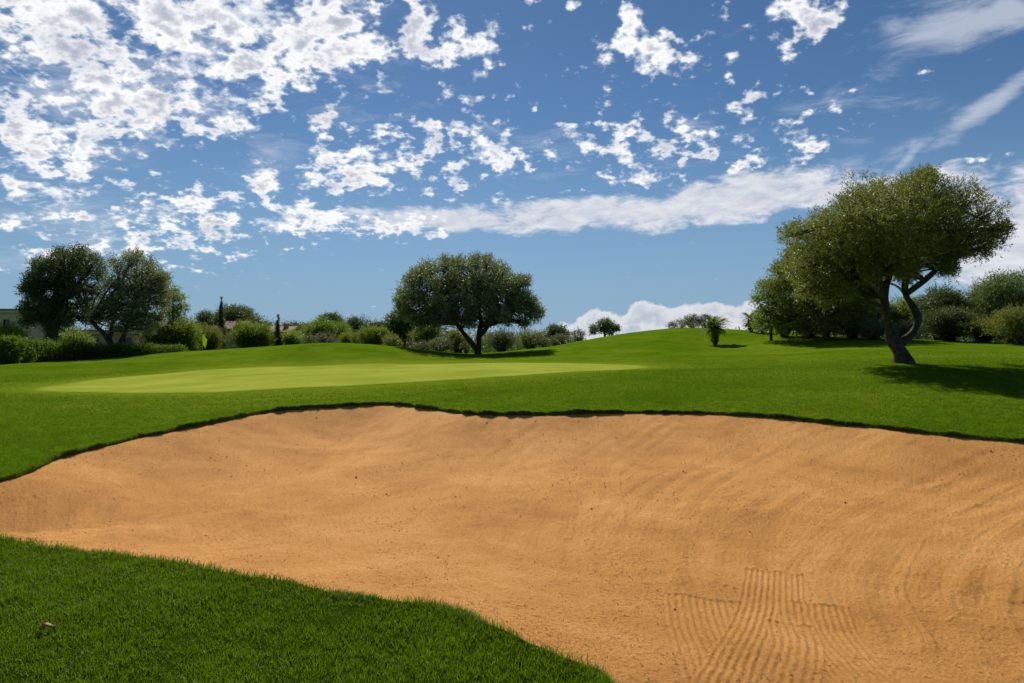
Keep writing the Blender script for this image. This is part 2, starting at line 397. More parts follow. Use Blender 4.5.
sz = sand_z(sx, sy, sd)
wx = sx+.03*fbm(sx*2.2,sy*2.2,3,31); wy = sy+.03*fbm(sx*2.2+9,sy*2.2,3,32)
done = np.zeros(len(sx))
for k, (pts, w, sp, dep) in enumerate(swaths):
    line = catmull(pts, 8, False)
    m = (sx > line[:,0].min()-1)&(sx < line[:,0].max()+1)&(sy > line[:,1].min()-1)&(sy < line[:,1].max()+1)
    m = np.where(m)[0]
    strong = k < 4
    xx, yy = (sx[m], sy[m]) if strong else (wx[m], wy[m])
    off, al, tot, dist = sdist_line(xx, yy, line)
    win = sstep(w/2+.015, w/2-.015, np.abs(off))*sstep(-.02,.03,al)*sstep(tot+.1,tot-.3,al)*(dist < w)
    if not strong:
        win = win*np.clip(.15+1.3*(.5+fbm(xx*1.1,yy*1.1,3,40+k)),0,1.2)*np.clip(1-done[m],0,1)
        prof = .5+.5*np.cos(2*math.pi*off/sp)
        edge = np.exp(-((np.abs(off)-w/2)/.035)**2)*.9
        sz[m] += .0062*np.cos(2*math.pi*off/.31+1.3*k)*win*(.7+.6*fbm(xx*1.6,yy*1.6,2,70+k))
        sz[m] += dep*((prof-.5)*win+edge*(win>.02)*.6*sstep(0,.3,al))
    else:
        ph = off/sp+.12*fbm(xx*7,yy*7,2,k)
        prof = np.cos(2*math.pi*ph); prof = np.where(prof>0, prof**.8, prof)
        rough_ = .6+.5*fbm(xx*14,yy*14,3,50+k)
        # later strokes wipe out the earlier ones
        sz[m] = sz[m]*1.0
        new = dep*prof*rough_
        if k == 0: G = np.zeros(len(sx))
        G[m] = G[m]*(1-win)+new*win
        done[m] = np.maximum(done[m], win)
        # little pile of sand where the rake was set down
        sz[m] += .009*np.exp(-((al+.01)/.025)**2)*(np.abs(off)<w/2)*(1+fbm(xx*20,yy*20,2,3))
sz += G
cl = fbm(sx*22, sy*22, 3, 61); cover = sstep(-.1,.5,fbm(sx*.9,sy*.9,3,62))
sz += .006*np.clip(cl-.28,0,1)*2.5*(.5+cover)*(np.hypot(sx,sy)<12)
sz += .0022*vnoise(sx*60,sy*60,8)+.0025*fbm(sx*30,sy*30,2,9)
sand = mesh_np('sand', np.stack([sx,sy,sz],-1), q[:, ::-1], M['sand'], smooth=True)
tag(sand, None, None, kind='structure')
def sand1(x, y):
    x = np.atleast_1d(x); y = np.atleast_1d(y); return sand_z(x, y, sdf(x, y, BUNK))

# crumbs of soil on the sand
def crumbs(nc):
    d = 1/rng.uniform(1/16., 1/3.2, nc); u = rng.uniform(-.8,.8,nc); x = u*d; y = d
    s = sdf(x, y, BUNK); k = (s < -.03)
    clus = fbm(x*1.3, y*1.3, 4, 71) > rng.uniform(-.35,.9,nc)
    k &= clus; x = x[k]; y = y[k]; d = d[k]; m = len(x)
    z = sand1(x, y)
    s = np.exp(rng.normal(-5.6,.40,m))*np.clip(d/7,.55,1.7)
    oc = np.array([[1,0,0],[-.9,.2,0],[0,1,0],[.1,-1,0],[0,0,.8],[0,0,-.5]])
    of = np.array([[0,2,4],[2,1,4],[1,3,4],[3,0,4],[2,0,5],[1,2,5],[3,1,5],[0,3,5]])
    an = rng.uniform(0,6.28,m); jit = rng.uniform(.6,1.3,(m,6,1))
    v = oc[None]*jit*s[:,None,None]
    vx = v[...,0]*np.cos(an)[:,None]-v[...,1]*np.sin(an)[:,None]; vy = v[...,0]*np.sin(an)[:,None]+v[...,1]*np.cos(an)[:,None]
    v = np.stack([vx+x[:,None], vy+y[:,None], v[...,2]+(z+s*.3+.003)[:,None]], -1).reshape(-1,3)
    f = (of[None]+np.arange(m)[:,None,None]*6).reshape(-1,3)
    return v, f, np.repeat(rng.random(m), 8)
v, f, t = crumbs(80000)
M['crumb'] = leaf_mat('soil_crumbs', [(0,(.24,.11,.035)),(.6,(.48,.24,.08)),(1,(.75,.45,.2))], .0)
tag(mesh_np('sand_crumbs', v, f, M['crumb'], tint=t), 'small brown crumbs of soil and grit scattered over the raked sand', 'grit', kind='stuff')

# ------------------------------------------------------------------ grass blades
def blades(x, y, z, h, w, lean, tint, name, mat, leandir=None):
    m = len(x); an = rng.uniform(0,2*math.pi,m)
    la = rng.uniform(0,2*math.pi,m) if leandir is None else leandir
    dx, dy = np.cos(an)*w/2, np.sin(an)*w/2
    lx, ly = np.cos(la)*lean*h, np.sin(la)*lean*h
    V = np.empty((m,5,3))
    V[:,0] = np.stack([x-dx,y-dy,z],-1); V[:,1] = np.stack([x+dx,y+dy,z],-1)
    mx, my, mz = x+lx*.35, y+ly*.35, z+h*.6
    V[:,2] = np.stack([mx+dx*.8,my+dy*.8,mz],-1); V[:,3] = np.stack([mx-dx*.8,my-dy*.8,mz],-1)
    V[:,4] = np.stack([x+lx,y+ly,z+h*np.sqrt(np.clip(1-.35*lean**2,.2,1))],-1)
    b = (np.arange(m)*5)[:,None]
    Fc = np.stack([b+[0,1,2], b+[0,2,3], b+[3,2,4]],1).reshape(-1,3)
    return mesh_np(name, V.reshape(-1,3), Fc, mat, tint=np.repeat(tint,3))
# near bank
def gradp(x, y):
    e = .02; return (sdf(x+e,y,BUNK)-sdf(x-e,y,BUNK))/(2*e), (sdf(x,y+e,BUNK)-sdf(x,y-e,BUNK))/(2*e)
m = 520000
x = rng.uniform(-6.5,3,m); y = rng.uniform(2.3,7.2,m)
k = (x < y*.85)&(x > -y*.92)&(y < 6.6); x = x[k]; y = y[k]
s = sdf(x, y, BUNK)
nearside = (y < 6.4+.02*x)
k = (s > 0.0)&nearside; x, y, s = x[k], y[k], s[k]
cl = fbm(x*3.0,y*3.0,4,81); cl2 = fbm(x*14,y*14,2,82)
h = (.034+.022*cl+.014*cl2+rng.uniform(-.010,.014,len(x)))*(1+.35*np.exp(-s/.06))
tint = np.clip(.44+.50*cl+.22*cl2+rng.normal(0,.17,len(x)),0,.92); tint[rng.random(len(x))<.022] = 1
z = surf(x,y)+.03*np.exp(-s/.25)-.004
tag(blades(x,y,z,h,rng.uniform(.0028,.0048,len(x)),rng.uniform(.2,1.0,len(x)),tint,'grass',M['grass']),
    'short dark green turf on the bank in the near left corner', 'grass', kind='stuff')
# lawn beyond the lip
def far_blades(m, d0, d1, pw):
    u = rng.uniform(-.84,.84,m); t = rng.random(m); d = d0*(d1/d0)**t; return u*d, d
x, y = far_blades(620000, 7.0, 38., 1)
s = sdf_far(x,y,BUNK,.5); g = sdf_far(x,y,GREEN,3.)
k = (s > 0)&(g > -.02)&~((y < 6.4+.02*x)&(x<3)); x,y,s,g = x[k],y[k],s[k],g[k]
cl = fbm(x*.9,y*.9,4,84); cl2 = fbm(x*5,y*5,2,85)
fade = sstep(38,20,y)
h = (.026+.010*cl+rng.uniform(-.006,.008,len(x)))*(.55+.45*fade)*np.clip(.2+g*.6,.2,1)
z = surf(x,y)+.03*np.exp(-s/.25)-.006
tint = np.clip(.46+.42*cl+.16*cl2+rng.normal(0,.17,len(x)),0,.93); tint = np.clip(tint+.4*sstep(2.2,.2,g)-.20*sstep(20,13,y)*sstep(-5,1,x),0,.95); tint[rng.random(len(x))<.02] = 1
tag(blades(x,y,z,h,rng.uniform(.0045,.0075,len(x))*np.clip(y/10,.8,2.4),rng.uniform(.2,.9,len(x)),tint,'lawn_grass',M['grass_far']),
    'mown lawn grass between the sand bunker and the putting green', 'grass', kind='stuff')
# longer fringe hanging over the bunker edge
L_ = np.hypot(*(np.roll(BUNK,-1,0)-BUNK).T); cum = np.concatenate([[0],np.cumsum(L_)])
m = 110000; t = rng.uniform(0,cum[-1],m); i = np.searchsorted(cum,t)-1; fr = (t-cum[i])/L_[i]
e = (np.roll(BUNK,-1,0)-BUNK)[i]; base = BUNK[i]+e*fr[:,None]; ln = np.hypot(e[:,0],e[:,1])[:,None]; nrm = np.stack([e[:,1],-e[:,0]],-1)/ln
if sdf([base[0,0]+nrm[0,0]*.02],[base[0,1]+nrm[0,1]*.02],BUNK)[0] < 0: nrm = -nrm
off = rng.uniform(-.015,.07,m); b2 = base+nrm*off[:,None]
k = (np.abs(b2[:,0]) < b2[:,1]*.9+.4)&(b2[:,1]>2.2); b2 = b2[k]; nrm = nrm[k]; off = off[k]
tuft = fbm(b2[:,0]*4,b2[:,1]*4,3,91)
h = (1-.3*(b2[:,1]<6.3))*np.clip(.036+.075*tuft+rng.uniform(-.014,.014,len(b2)),.012,.11)
la = np.arctan2(-nrm[:,1],-nrm[:,0])+rng.normal(0,.7,len(b2))
z = surf(b2[:,0],b2[:,1])+.02+np.clip(off,-.02,0)*1.5-.012
tint = np.clip(.42+.25*tuft+.3*(b2[:,1]<6.3)+rng.normal(0,.2,len(b2)),0,.97); tint[rng.random(len(b2))<.06] = 1
tag(blades(b2[:,0],b2[:,1],z,h,rng.uniform(.004,.007,len(b2))*np.clip(b2[:,1]/9,.7,1.6),rng.uniform(.2,1.2,len(b2)),tint,'edge_grass',M['grass'],la),
    'longer fringe of grass hanging over the edge of the sand bunker', 'grass', kind='stuff')

# ------------------------------------------------------------------ trees
def tube(pts, rad, seg=8, noise_=.12):
    pts = np.array(pts, float); m = len(pts); V = []; F_ = []
    T = np.gradient(pts, axis=0); T /= np.linalg.norm(T,axis=1)[:,None]+1e-9
    up = np.array([0,1,.1])
    for i in range(m):
        a = np.cross(T[i], up); a /= np.linalg.norm(a)+1e-9; b = np.cross(T[i], a)
        an = np.arange(seg)/seg*2*math.pi
        r = rad[i]*(1+noise_*np.sin(an*2+i*.5)+rng.normal(0,noise_*.4,seg))
        V.append(pts[i]+np.outer(np.cos(an)*r,a)+np.outer(np.sin(an)*r,b))
    V = np.vstack(V)
    for i in range(m-1):
        for j in range(seg):
            F_.append([i*seg+j, i*seg+(j+1)%seg, (i+1)*seg+(j+1)%seg, (i+1)*seg+j])
    return V, np.array(F_)
class Geo:
    def __init__(s): s.v = []; s.f = []; s.n = 0
    def add(s, v, f): s.v.append(v); s.f.append(f+s.n); s.n += len(v)
    def build(s, name, mat, parent, smooth=True, tint=None):
        return mesh_np(name, np.vstack(s.v), np.vstack(s.f), mat, parent, smooth, tint)

def leaves(centres, radii, per, ll, lw, flat=.85, up=.3, sprig=7, droop=0.0, tvar=.2, gap=0.0, dens=None):
    """sprigs of small pointed leaves filling round clumps, denser towards the outside"""
    Cn = []; Rd = []
    for ci_, (cc, r) in enumerate(zip(centres, radii)):
        k = max(6, int(per*r*r*(dens(cc) if dens else 1))); Cn += [cc]*k; Rd += [r]*k
    Cn = np.array(Cn); Rd = np.array(Rd); m = len(Cn)
    dirs = rng.normal(size=(m,3)); dirs /= np.linalg.norm(dirs,axis=1)[:,None]
    rad = Rd*rng.random(m)**.42*rng.uniform(.8,1.18,m)
    pos = Cn+dirs*rad[:,None]*np.array([1,1,flat])
    fq = 1.6/np.median(Rd); cull = vnoise(pos[:,0]*fq,pos[:,2]*fq,3)+vnoise(pos[:,1]*fq+7,pos[:,2]*fq,4)+vnoise(pos[:,0]*fq,pos[:,1]*fq,5)
    kp = cull > rng.uniform(-1.3,.05,m)-gap; Cn, Rd, dirs, pos = Cn[kp], Rd[kp], dirs[kp], pos[kp]; rad = rad[kp]; m = len(pos)
    lobe = .5*vnoise(pos[:,0]*fq*.5+3,pos[:,2]*fq*.5,6)+.3*vnoise(pos[:,0]*fq*1.5+3,pos[:,2]*fq*1.5,7)
    sd_ = dirs*.7+rng.normal(0,.5,(m,3))+np.array([0,0,up-droop]); sd_ /= np.linalg.norm(sd_,axis=1)[:,None]
    st = np.clip(.47+rng.normal(0,tvar,m)+.45*lobe,0,1)
    K = sprig; assert m > 3; tt = np.linspace(0,1,K)
    base = pos[:,None,:]+sd_[:,None,:]*(tt[None,:,None]*ll*2.6)
    ld = sd_[:,None,:]*.6+rng.normal(0,.55,(m,K,3)); ld /= np.linalg.norm(ld,axis=2)[...,None]
    sde = np.cross(ld, rng.normal(size=(m,K,3))); sde /= np.linalg.norm(sde,axis=2)[...,None]+1e-9
    L = ll*rng.uniform(.7,1.3,(m,K,1)); Wd = lw*rng.uniform(.7,1.3,(m,K,1))
    V = np.stack([base, base+ld*L*.45+sde*Wd*.5, base+ld*L, base+ld*L*.45-sde*Wd*.5], 2).reshape(-1,3)
    Fc = np.arange(len(V)).reshape(-1,4)
    return V, Fc, np.clip(np.repeat(st,K)+rng.normal(0,.12,m*K),0,1)

def spread(lobes, depth, dyf, jit=.35, fill=.85):
    """lobes seen at a bearing and height -> round clumps through the crown's whole depth"""
    L = np.array(lobes, float); s = depth/F
    c0 = L[:,:2].mean(0); hw = np.abs(L[:,0]-c0[0]).max()+L[:,2].mean(); hh = np.abs(L[:,1]-c0[1]).max()+L[:,2].mean()
    C_, R_ = [], []
    for px, py, r in L:
        q2 = ((px-c0[0])/hw)**2+((py-c0[1])/hh)**2
        ym = dyf*hw*s*math.sqrt(max(0,1-q2)); rm = r*s
        k = max(1, int(round(ym/rm*fill))*2+1) if ym > .5*rm else 1
        for j in range(k):
            o = 0 if k == 1 else -ym+2*ym*j/(k-1)
            o += rng.normal(0,.2)*rm
            sh = 1 if j == k//2 else rng.uniform(.75,1.0)
            jj = 0 if j == k//2 else jit
            p = P(px+rng.normal(0,jj)*r*.7, py+rng.normal(0,jj)*r*.7, depth+o)
            C_.append(p); R_.append(rm*sh)
    return C_, R_

def tree(name, label, cat, depth, lobes, stems, mat='olive', bark='bark', per=170, ll=.09, lw=.03, dyf=.8, group=None, seg=8, sprig=7, flat=.85, fill=.8, droop=0, crown_name='crown', extra=None, dens=None, twigs=2):
    s = depth/F
    b = stems[0][0]; bx = (b[0]-CX)/F*depth; bz = zg1(bx, depth)
    root = empty(name, (bx, depth, bz)); tag(root, label, cat, group)
    org = np.array([bx, depth, bz])
    C_, R_ = spread([(a,b,c_*.90) for a,b,c_ in lobes], depth, dyf, fill=fill)
    g = Geo(); tips = []
    for k, st in enumerate(stems):
        pts = [P(a[0],a[1],depth+(a[3] if len(a)>3 else 0)) for a in st]; rad = [a[2]*s for a in st]
        if k == 0:
            pts = [np.array([pts[0][0]+0.02,depth,bz-.25])]+pts; rad = [rad[0]*1.25]+rad
        pr = catmull([np.append(p,r) for p,r in zip(pts,rad)], 5, False)
        v, f = tube(pr[:,:3], np.clip(pr[:,3],.01,9), max(seg,10), .13); g.add(v, f)
        tips.append((pr[-1,:3], pr[-1,3])); 
        for q_ in pr[len(pr)//2:-1:3]: tips.append((q_[:3], q_[3]))
    # limbs from the stem tops out to every clump
    for cc, r in zip(C_, R_):
        ds = [np.linalg.norm((cc-t[0])*np.array([1,1,.7]))+ (3 if t[0][2] > cc[2]+.3*r else 0) for t in tips]
        t0, r0 = tips[int(np.argmin(ds[:60]))] if rng.random() < .75 else tips[0]
        mid = (t0+cc)/2+rng.normal(0,.06,3)*np.linalg.norm(cc-t0)+np.array([0,0,.1*np.linalg.norm(cc-t0)])
        ra = min(r0*.6, .035*np.linalg.norm(cc-t0)+.012)
        pr = catmull([np.append(t0,ra),np.append(mid,ra*.65),np.append(cc,ra*.28),np.append(cc+(cc-mid)*.25,ra*.1)], 4, False)
        v, f = tube(pr[:,:3], np.clip(pr[:,3],.004,9), 5, .08); g.add(v, f)
        for _ in range(2):
            e = cc+rng.normal(0,.55,3)*r; pr = np.linspace(mid*.4+cc*.6, e, 4)+rng.normal(0,.03*r,(4,3))
            v, f = tube(pr, np.linspace(ra*.35,ra*.08,4)+.003, 4, .05); g.add(v, f)
    g.v = [v-org for v in g.v]
    g.build('trunk', M[bark], root)
    # loose twigs standing out of the outline
    cm = np.mean(C_, axis=0); oc = []; orr = []
    for cc, r in zip(C_, R_):
        for _ in range(twigs):
            dv = cc-cm; dv = dv/(np.linalg.norm(dv)+1e-6)+rng.normal(0,.5,3); dv /= np.linalg.norm(dv)
            oc.append(cc+dv*r*rng.uniform(.85,1.25)); orr.append(r*rng.uniform(.16,.34))
    v, f, t = leaves(list(C_)+oc, list(R_)+orr, per, ll, lw, flat=flat, sprig=sprig, droop=droop, dens=dens)
    mesh_np(crown_name, v-org, f, M[mat], root, tint=t)
    return root, org

SH_GROUP = {'shrub':'green shrubs along the far edge of the lawn','grey_shrub':'grey-green low shrubs along the far edge of the lawn','pine_tree':'pines behind the lawn','dark_tree':'dark trees behind the lawn','round_tree':'round green trees behind the mound'}
def shrub(name, label, px, top, w, depth, mat='mid', cat='shrub', per=130, ll=.1, lw=.045, group=None, nl=None, dyf=.9, bot=None, cone=False, bark='bark_dark'):
    """a bush that reaches from its top down to the ground it stands on"""
    w *= 1.22; top -= 1.5; group = group or SH_GROUP.get(name)
    x = (px-CX)/F*depth; bz = zg1(x, depth); gp_ = CY+(CAMZ-bz)*F/depth
    hgt = gp_-top; hw = w/2
    nl = nl or int(np.clip(5+w*hgt/60, 6, 26)); lob = []
    r0 = min(hw, hgt)*.36
    for k in range(nl):
        if k < 5:
            a = math.pi*(.08+.84*k/4); u = math.cos(a); vv = math.sin(a)
            fx, fy = u*(hw-r0)*rng.uniform(.85,1.05), (vv*(hgt/2-r0)*rng.uniform(.82,1.08))
        else:
            a = rng.uniform(0,2*math.pi); q_ = rng.random()**.5; fx = math.cos(a)*q_*(hw-r0); fy = math.sin(a)*q_*(hgt/2-r0)
        if cone: tt = (fy+hgt/2)/hgt; fx *= max(.05, 1.25*(1-tt)); 
        lob.append((px+fx, gp_-hgt/2-fy, r0*rng.uniform(.7,1.1)*(1 if not cone else max(.45,1.2-tt))))
    root = empty(name, (x, depth, bz)); tag(root, label, cat, group); org = np.array([x,depth,bz])
    C_, R_ = spread(lob, depth, dyf*min(1,hgt/w*1.2))
    C_ = [np.array([c_[0],c_[1],max(c_[2], zg1(c_[0],c_[1])+.45*r_)]) for c_,r_ in zip(C_,R_)]
    g = Geo()
    for cc, r in zip(C_, R_):
        st = org+np.array([rng.normal(0,.12),rng.normal(0,.12),-.1])*min(1,hw*depth/F)
        pr = catmull([st, (st+cc)/2+rng.normal(0,.08,3), cc], 3, False)
        v, f = tube(pr-org, np.linspace(.03,.01,len(pr))*np.clip(hgt*depth/F/2,.5,3), 5, .05); g.add(v, f)
    g.build('stem', M[bark], root)
    v, f, t = leaves(C_, R_, per, ll, lw, sprig=6, tvar=.18)
    mesh_np('foliage', v-org, f, M[mat], root, tint=t)
    return root

# the big olive on the right
tree('olive_tree', 'large leaning olive tree with a twisted forked trunk, alone on the lawn at right', 'tree', 24,
     [(798,236,17),(805,258,17),(826,228,16),(826,246,20),(852,211,17),(852,232,25),(878,198,22),(880,222,27),(912,193,20),(910,215,28),(940,196,20),(942,218,26),
      (966,200,18),(968,228,20),(988,216,14),(994,236,12),(978,250,12),(860,258,20),(890,250,24),(922,248,22),(950,250,15),(835,270,13),(905,272,12),(816,280,13),(800,272,11),(838,284,12),(806,292,9),(828,294,10),(850,290,9),(872,276,11),(946,268,8),(925,180,9),(1001,228,7)],
     [[(904,364,9.6),(900,352,7.2),(894,341,6.6),(889,327,3.9),(886,310,3.8),(884,294,3.6),(889,276,3.3),(893,258,3)],
      [(896,347,4.3),(905,340,3.9),(914,331,3.6),(918,319,3.6,.1),(912,305,3.1,.2),(906,295,3.0,.1),(906,280,3),(915,266,2.5)],
      [(885,292,3),(872,278,2.6,-.3),(858,264,2.2,-.5)],[(906,294,3),(925,280,2.6,.3),(945,262,2.1,.5)],[(889,276,3),(896,262,2.6,-.6),(900,240,2,-1)]],
     per=500, ll=.085, lw=.026, dyf=.85, seg=12, sprig=8, flat=.9, fill=.7,
     dens=lambda c_: float(np.interp(c_[0]/c_[1]*F+CX,[780,840,920,955,1010],[.6,1.0,1.0,.45,.22])))
# tree behind it
tree('wild_olive', 'broad pale green tree with drooping boughs, behind the left side of the leaning olive', 'tree', 50,
     [(792,272,13),(788,290,13),(806,280,17),(824,272,16),(842,280,18),(812,300,19),(834,302,20),(854,294,17),(796,312,16),(852,314,16),(818,320,15),(838,322,14),(866,306,13),(798,256,10),(782,304,10),(866,286,12),(804,328,10),(850,328,10),(778,318,9),(783,272,10),(780,287,9),(789,258,9)],
     [[(826,338,3.4),(826,325,3),(822,310,2.5),(818,295,1.6)],[(827,325,2.5),(836,310,2),(843,298,1.4)]], mat='olive', bark='bark_dark', per=190, ll=.14, lw=.055, fill=.8)
tree('small_tree', 'small open tree with rounded clumps, left end of the row behind the olive', 'tree', 50,
     [(762,288,7),(772,286,7),(768,298,8),(778,297,7),(758,300,6),(775,310,8),(783,306,7),(764,312,8),(768,322,9),(778,324,9),(760,322,8)],
     [[(771,334,1.3),(771,322,1.1),(769,308,.9),(768,298,.6)]], mat='mid', bark='bark_dark', per=130, ll=.15, lw=.06)
# central olive
tree('olive_tree', 'wide silvery olive tree with a forked trunk beyond the middle of the green', 'tree', 54,
     [(404,296,9),(412,284,9),(420,276,9),(416,302,11),(430,270,9),(436,286,12),(440,302,12),(447,266,8),(454,280,12),(460,266,8),(462,298,13),(474,265,8),(474,282,12),(487,266,8),(490,284,12),
      (500,274,9),(506,290,11),(486,302,12),(514,284,8),(522,282,6),(522,298,9),(515,308,10),(530,304,8),(533,316,8),(538,312,5),(523,322,6),(430,312,8),(408,312,8),(450,312,8),(500,312,8),(470,310,9),(403,304,5),(418,318,7),(455,317,9),(470,320,8),(490,318,9),(438,320,9),(424,323,7),(505,319,8)],
     [[(478,353,3.4),(479,345,2.8),(479,335,2.3),(481,322,2.4),(479,308,1.8),(480,290,1.4)],[(477,350,2.7),(470,341,2.4),(461,330,2.1),(454,319,2.2),(448,308,1.6)],
      [(480,336,2.2),(488,326,1.9),(496,316,1.5),(506,306,1.2)],[(454,319,1.6),(440,312,1.3),(428,305,1)]],
     mat='olive_grey', bark='bark_dark', per=150, ll=.15, lw=.055)
# left pair
tree('ivy_clad_tree', 'tall dark tree with a thick ivy-covered trunk at far left behind the hedge', 'tree', 56,
     [(29,290,7),(34,280,8),(28,308,7),(38,296,10),(40,270,8),(50,266,9),(50,284,12),(60,258,8),(66,272,11),(72,256,8),(84,256,8),(80,270,11),(64,292,11),(80,288,11),(95,262,8),(98,276,9),(96,292,9),
      (50,304,10),(36,314,9),(28,320,6),(68,308,10),(84,306,9),(52,314,8),(52,328,8),(52,342,7),(51,352,7),(88,318,7),(66,322,6)],
     [[(52,362,6),(52,340,5),(54,320,4.5),(60,300,3.5),(68,280,2.4)],[(54,322,3),(42,305,2.4),(36,290,1.6)],[(60,300,2.5),(76,286,2),(88,272,1.4)]],
     mat='dark', bark='bark_dark', per=150, fill=.72, ll=.16, lw=.06)
tree('evergreen_tree', 'dark evergreen tree with bare forking trunk, right of the ivy-clad tree', 'tree', 52,
     [(118,266,7),(128,260,7),(138,260,7),(124,276,10),(138,274,10),(148,270,8),(156,278,8),(158,286,6),(144,286,10),(128,292,10),(112,286,8),(150,298,8),(136,304,10),(118,304,9),(104,306,8),(146,314,8),(128,316,9),(110,320,8),(98,316,7),(138,324,7),(148,326,6),(120,328,6),(163,280,7),(165,293,7),(160,305,8),(158,318,7)],
     [[(115,358,3.6),(113,348,3.2),(107,337,2.6),(98,328,2.2),(90,320,1.6)],[(114,350,2.4),(121,341,2.2),(127,328,2),(132,312,1.6),(136,295,1.2)],[(109,340,2),(112,325,1.7),(116,308,1.3),(120,290,1)]],
     mat='olive_grey', bark='bark_dark', per=150, fill=.72, ll=.14, lw=.055)
tree('thin_tree', 'thin sparse tree with pointed top, behind the right side of the evergreen', 'tree', 66,
     [(174,290,4),(172,298,6),(179,300,5),(168,308,6),(176,310,6),(182,308,4),(165,298,4),(172,318,7),(166,314,6),(179,316,6),(170,326,6)],
     [[(173,345,1.1),(173,325,.9),(173,305,.6),(174,290,.3)]], mat='mid', bark='bark_dark', per=110, ll=.16, lw=.06)
tree('round_tree', 'small dark round-headed tree alone on the skyline right of the central olive', 'tree', 78,
     [(596,328,4),(601,325,4),(606,324.5,4),(611,326,4),(615,329,3.5),(604,330,4),(611,331,3.5),(595,332,3)],
     [[(605,339,1.2),(605,334,1),(605,328,.7)]], mat='dark', bark='bark_dark', per=110, ll=.17, lw=.08)
# conical and narrow ones
def conifer(label, px, top, w, depth, mat='dark', name='cypress_tree', group=None):
    x = (px-CX)/F*depth; g0 = CY+(CAMZ-zg1(x,depth))*F/depth; k = int((g0-top)/max(1.6,w*.3)); lob = []
    for i in range(k+1):
        t = i/k; py = top+(g0-4-top)*t; r = w/2*min(1,.04+t*1.25)*.8
        lob.append((px+rng.normal(0,.35), py, max(.35,r)))
        if r > 1.2: lob.append((px+(1 if i%2 else -1)*r*.55, py+1, r*.75))
    return tree(name, label, 'tree', depth, lob, [[(px,g0,w*.09),(px,(g0+top)/2,w*.06),(px,top+3,w*.02)]], mat=mat, bark='bark_dark', per=700, ll=.06, lw=.035, dyf=1, flat=1.1, group=group, twigs=0)
conifer('tall narrow dark cypress rising beside the terracotta roof', 221.5, 298, 15, 76)
conifer('slim dark cypress in front of the ochre house', 278, 316, 10.5, 72)

def sh(*a, **k): shrub(*a, **k)
# left
sh('shrub','bright green leafy bush in front of the cream villa at the left edge',8,322,38,50,'lime',per=120,ll=.13,lw=.06)
sh('flowering_shrub','low bush of red blossom between the villa and the ivy-clad tree',27,336,17,47,'flower',per=120,ll=.08,lw=.06)
sh('shrub','dark yellow-green bush between the two left tree trunks',75,328,34,64,'mid',per=110,ll=.13,lw=.06)
sh('shrub','olive-green bush directly right of the evergreen trunk',152,322,30,62,'olive',per=110)
sh('shrub','broad light-leaved shrub left of the flag',180,318,40,64,'mid',per=120,ll=.14,lw=.06)
sh('shrub','shadowy shrub just behind the flag, darker than its neighbour',207,324,32,68,'olive',per=120)
sh('pine_tree','wide dark pine crown behind the tall cypress',236,305,46,92,'dark','tree',per=100,ll=.22,lw=.07)
sh('pine_tree','dark pine left of the tall cypress',208,313,26,94,'dark','tree',per=100,ll=.22,lw=.07)
sh('round_tree','rounded bright green tree right of the terracotta-roofed house',251,321,40,70,'mid','tree',per=140,ll=.14,lw=.06)
sh('pine_tree','low dark pine behind the slim cypress',266,322,18,90,'dark','tree',per=100,ll=.2,lw=.07)
sh('pine_tree','small dark pine on the skyline right of the slim cypress',292,322,24,96,'dark','tree',per=100,ll=.22,lw=.07)
sh('shrub','bright green bush over the left shoulder of the mound',293,331,26,72,'lime',per=130,ll=.13,lw=.06)
sh('round_tree','broad sunlit green tree behind the top of the mound',322,320,48,76,'mid','tree',per=130,ll=.15,lw=.07)
sh('pine_tree','dark pine peeking over the broad sunlit green tree',331,314,28,96,'dark','tree',per=100,ll=.22,lw=.07)
sh('grey_shrub','low grey-green bush below the broad sunlit tree',309,335,16,66,'grey',per=140,ll=.1,lw=.04)
sh('grey_shrub','rounded grey-green bush on the mound behind its highest point',326,333,22,66,'grey',per=140,ll=.1,lw=.04)
sh('pine_tree','flat-topped dark pine on the skyline above the green bushes',357,317,30,98,'dark','tree',per=100,ll=.22,lw=.07)
sh('pine_tree','lower dark pine on the skyline left of the central olive',380,323,30,98,'dark','tree',per=100,ll=.22,lw=.07)
sh('shrub','yellow-green bush on the mound, second from the broad sunlit tree',350,331,22,70,'mid',per=130)
sh('round_tree','leafy green bush with a high round top on the right of the mound',374,327,30,72,'mid','shrub',per=130,ll=.14,lw=.06)
sh('shrub','bushy dark olive shrub at the right foot of the mound',393,335,20,66,'olive',per=130)
sh('dark_tree','dark tree under the left edge of the central olive crown',400,312,30,84,'dark','tree',per=110,ll=.2,lw=.08)
sh('shrub','dark green tree-like bush behind the left of the central olive',425,322,28,72,'olive',per=120,ll=.13,lw=.06)
sh('grey_shrub','pale low bush left of the central olive trunk, farthest left one',418,342,22,60,'grey',per=150)
sh('grey_shrub','pale yellowish bush left of the central olive trunk',440,339,24,59,'grey',per=150)
sh('shrub','taller green bush close behind the left stem of the central olive',459,330,24,62,'olive',per=140,ll=.12,lw=.05)
sh('grey_shrub','small grey bush touching the foot of the central olive',466,343,12,56,'grey',per=170,ll=.09,lw=.035)
sh('broom_shrub','large feathery grey-green bush right of the central olive trunk',502,331,34,62,'grey',per=170,ll=.12,lw=.035)
sh('shrub','mid-green bush right of the feathery bush',530,331,26,68,'olive',per=130,ll=.12,lw=.05)
sh('grey_shrub','low pale bush along the slope right of the feathery bush',546,338,26,66,'grey',per=150)
sh('dark_tree','dark tree on the skyline where the hill begins to rise',557,325,22,84,'dark','tree',per=130,ll=.17,lw=.07)
sh('grey_shrub','low pale bush at the end of the hedge line on the rising hill',565,334,20,72,'grey',per=150)
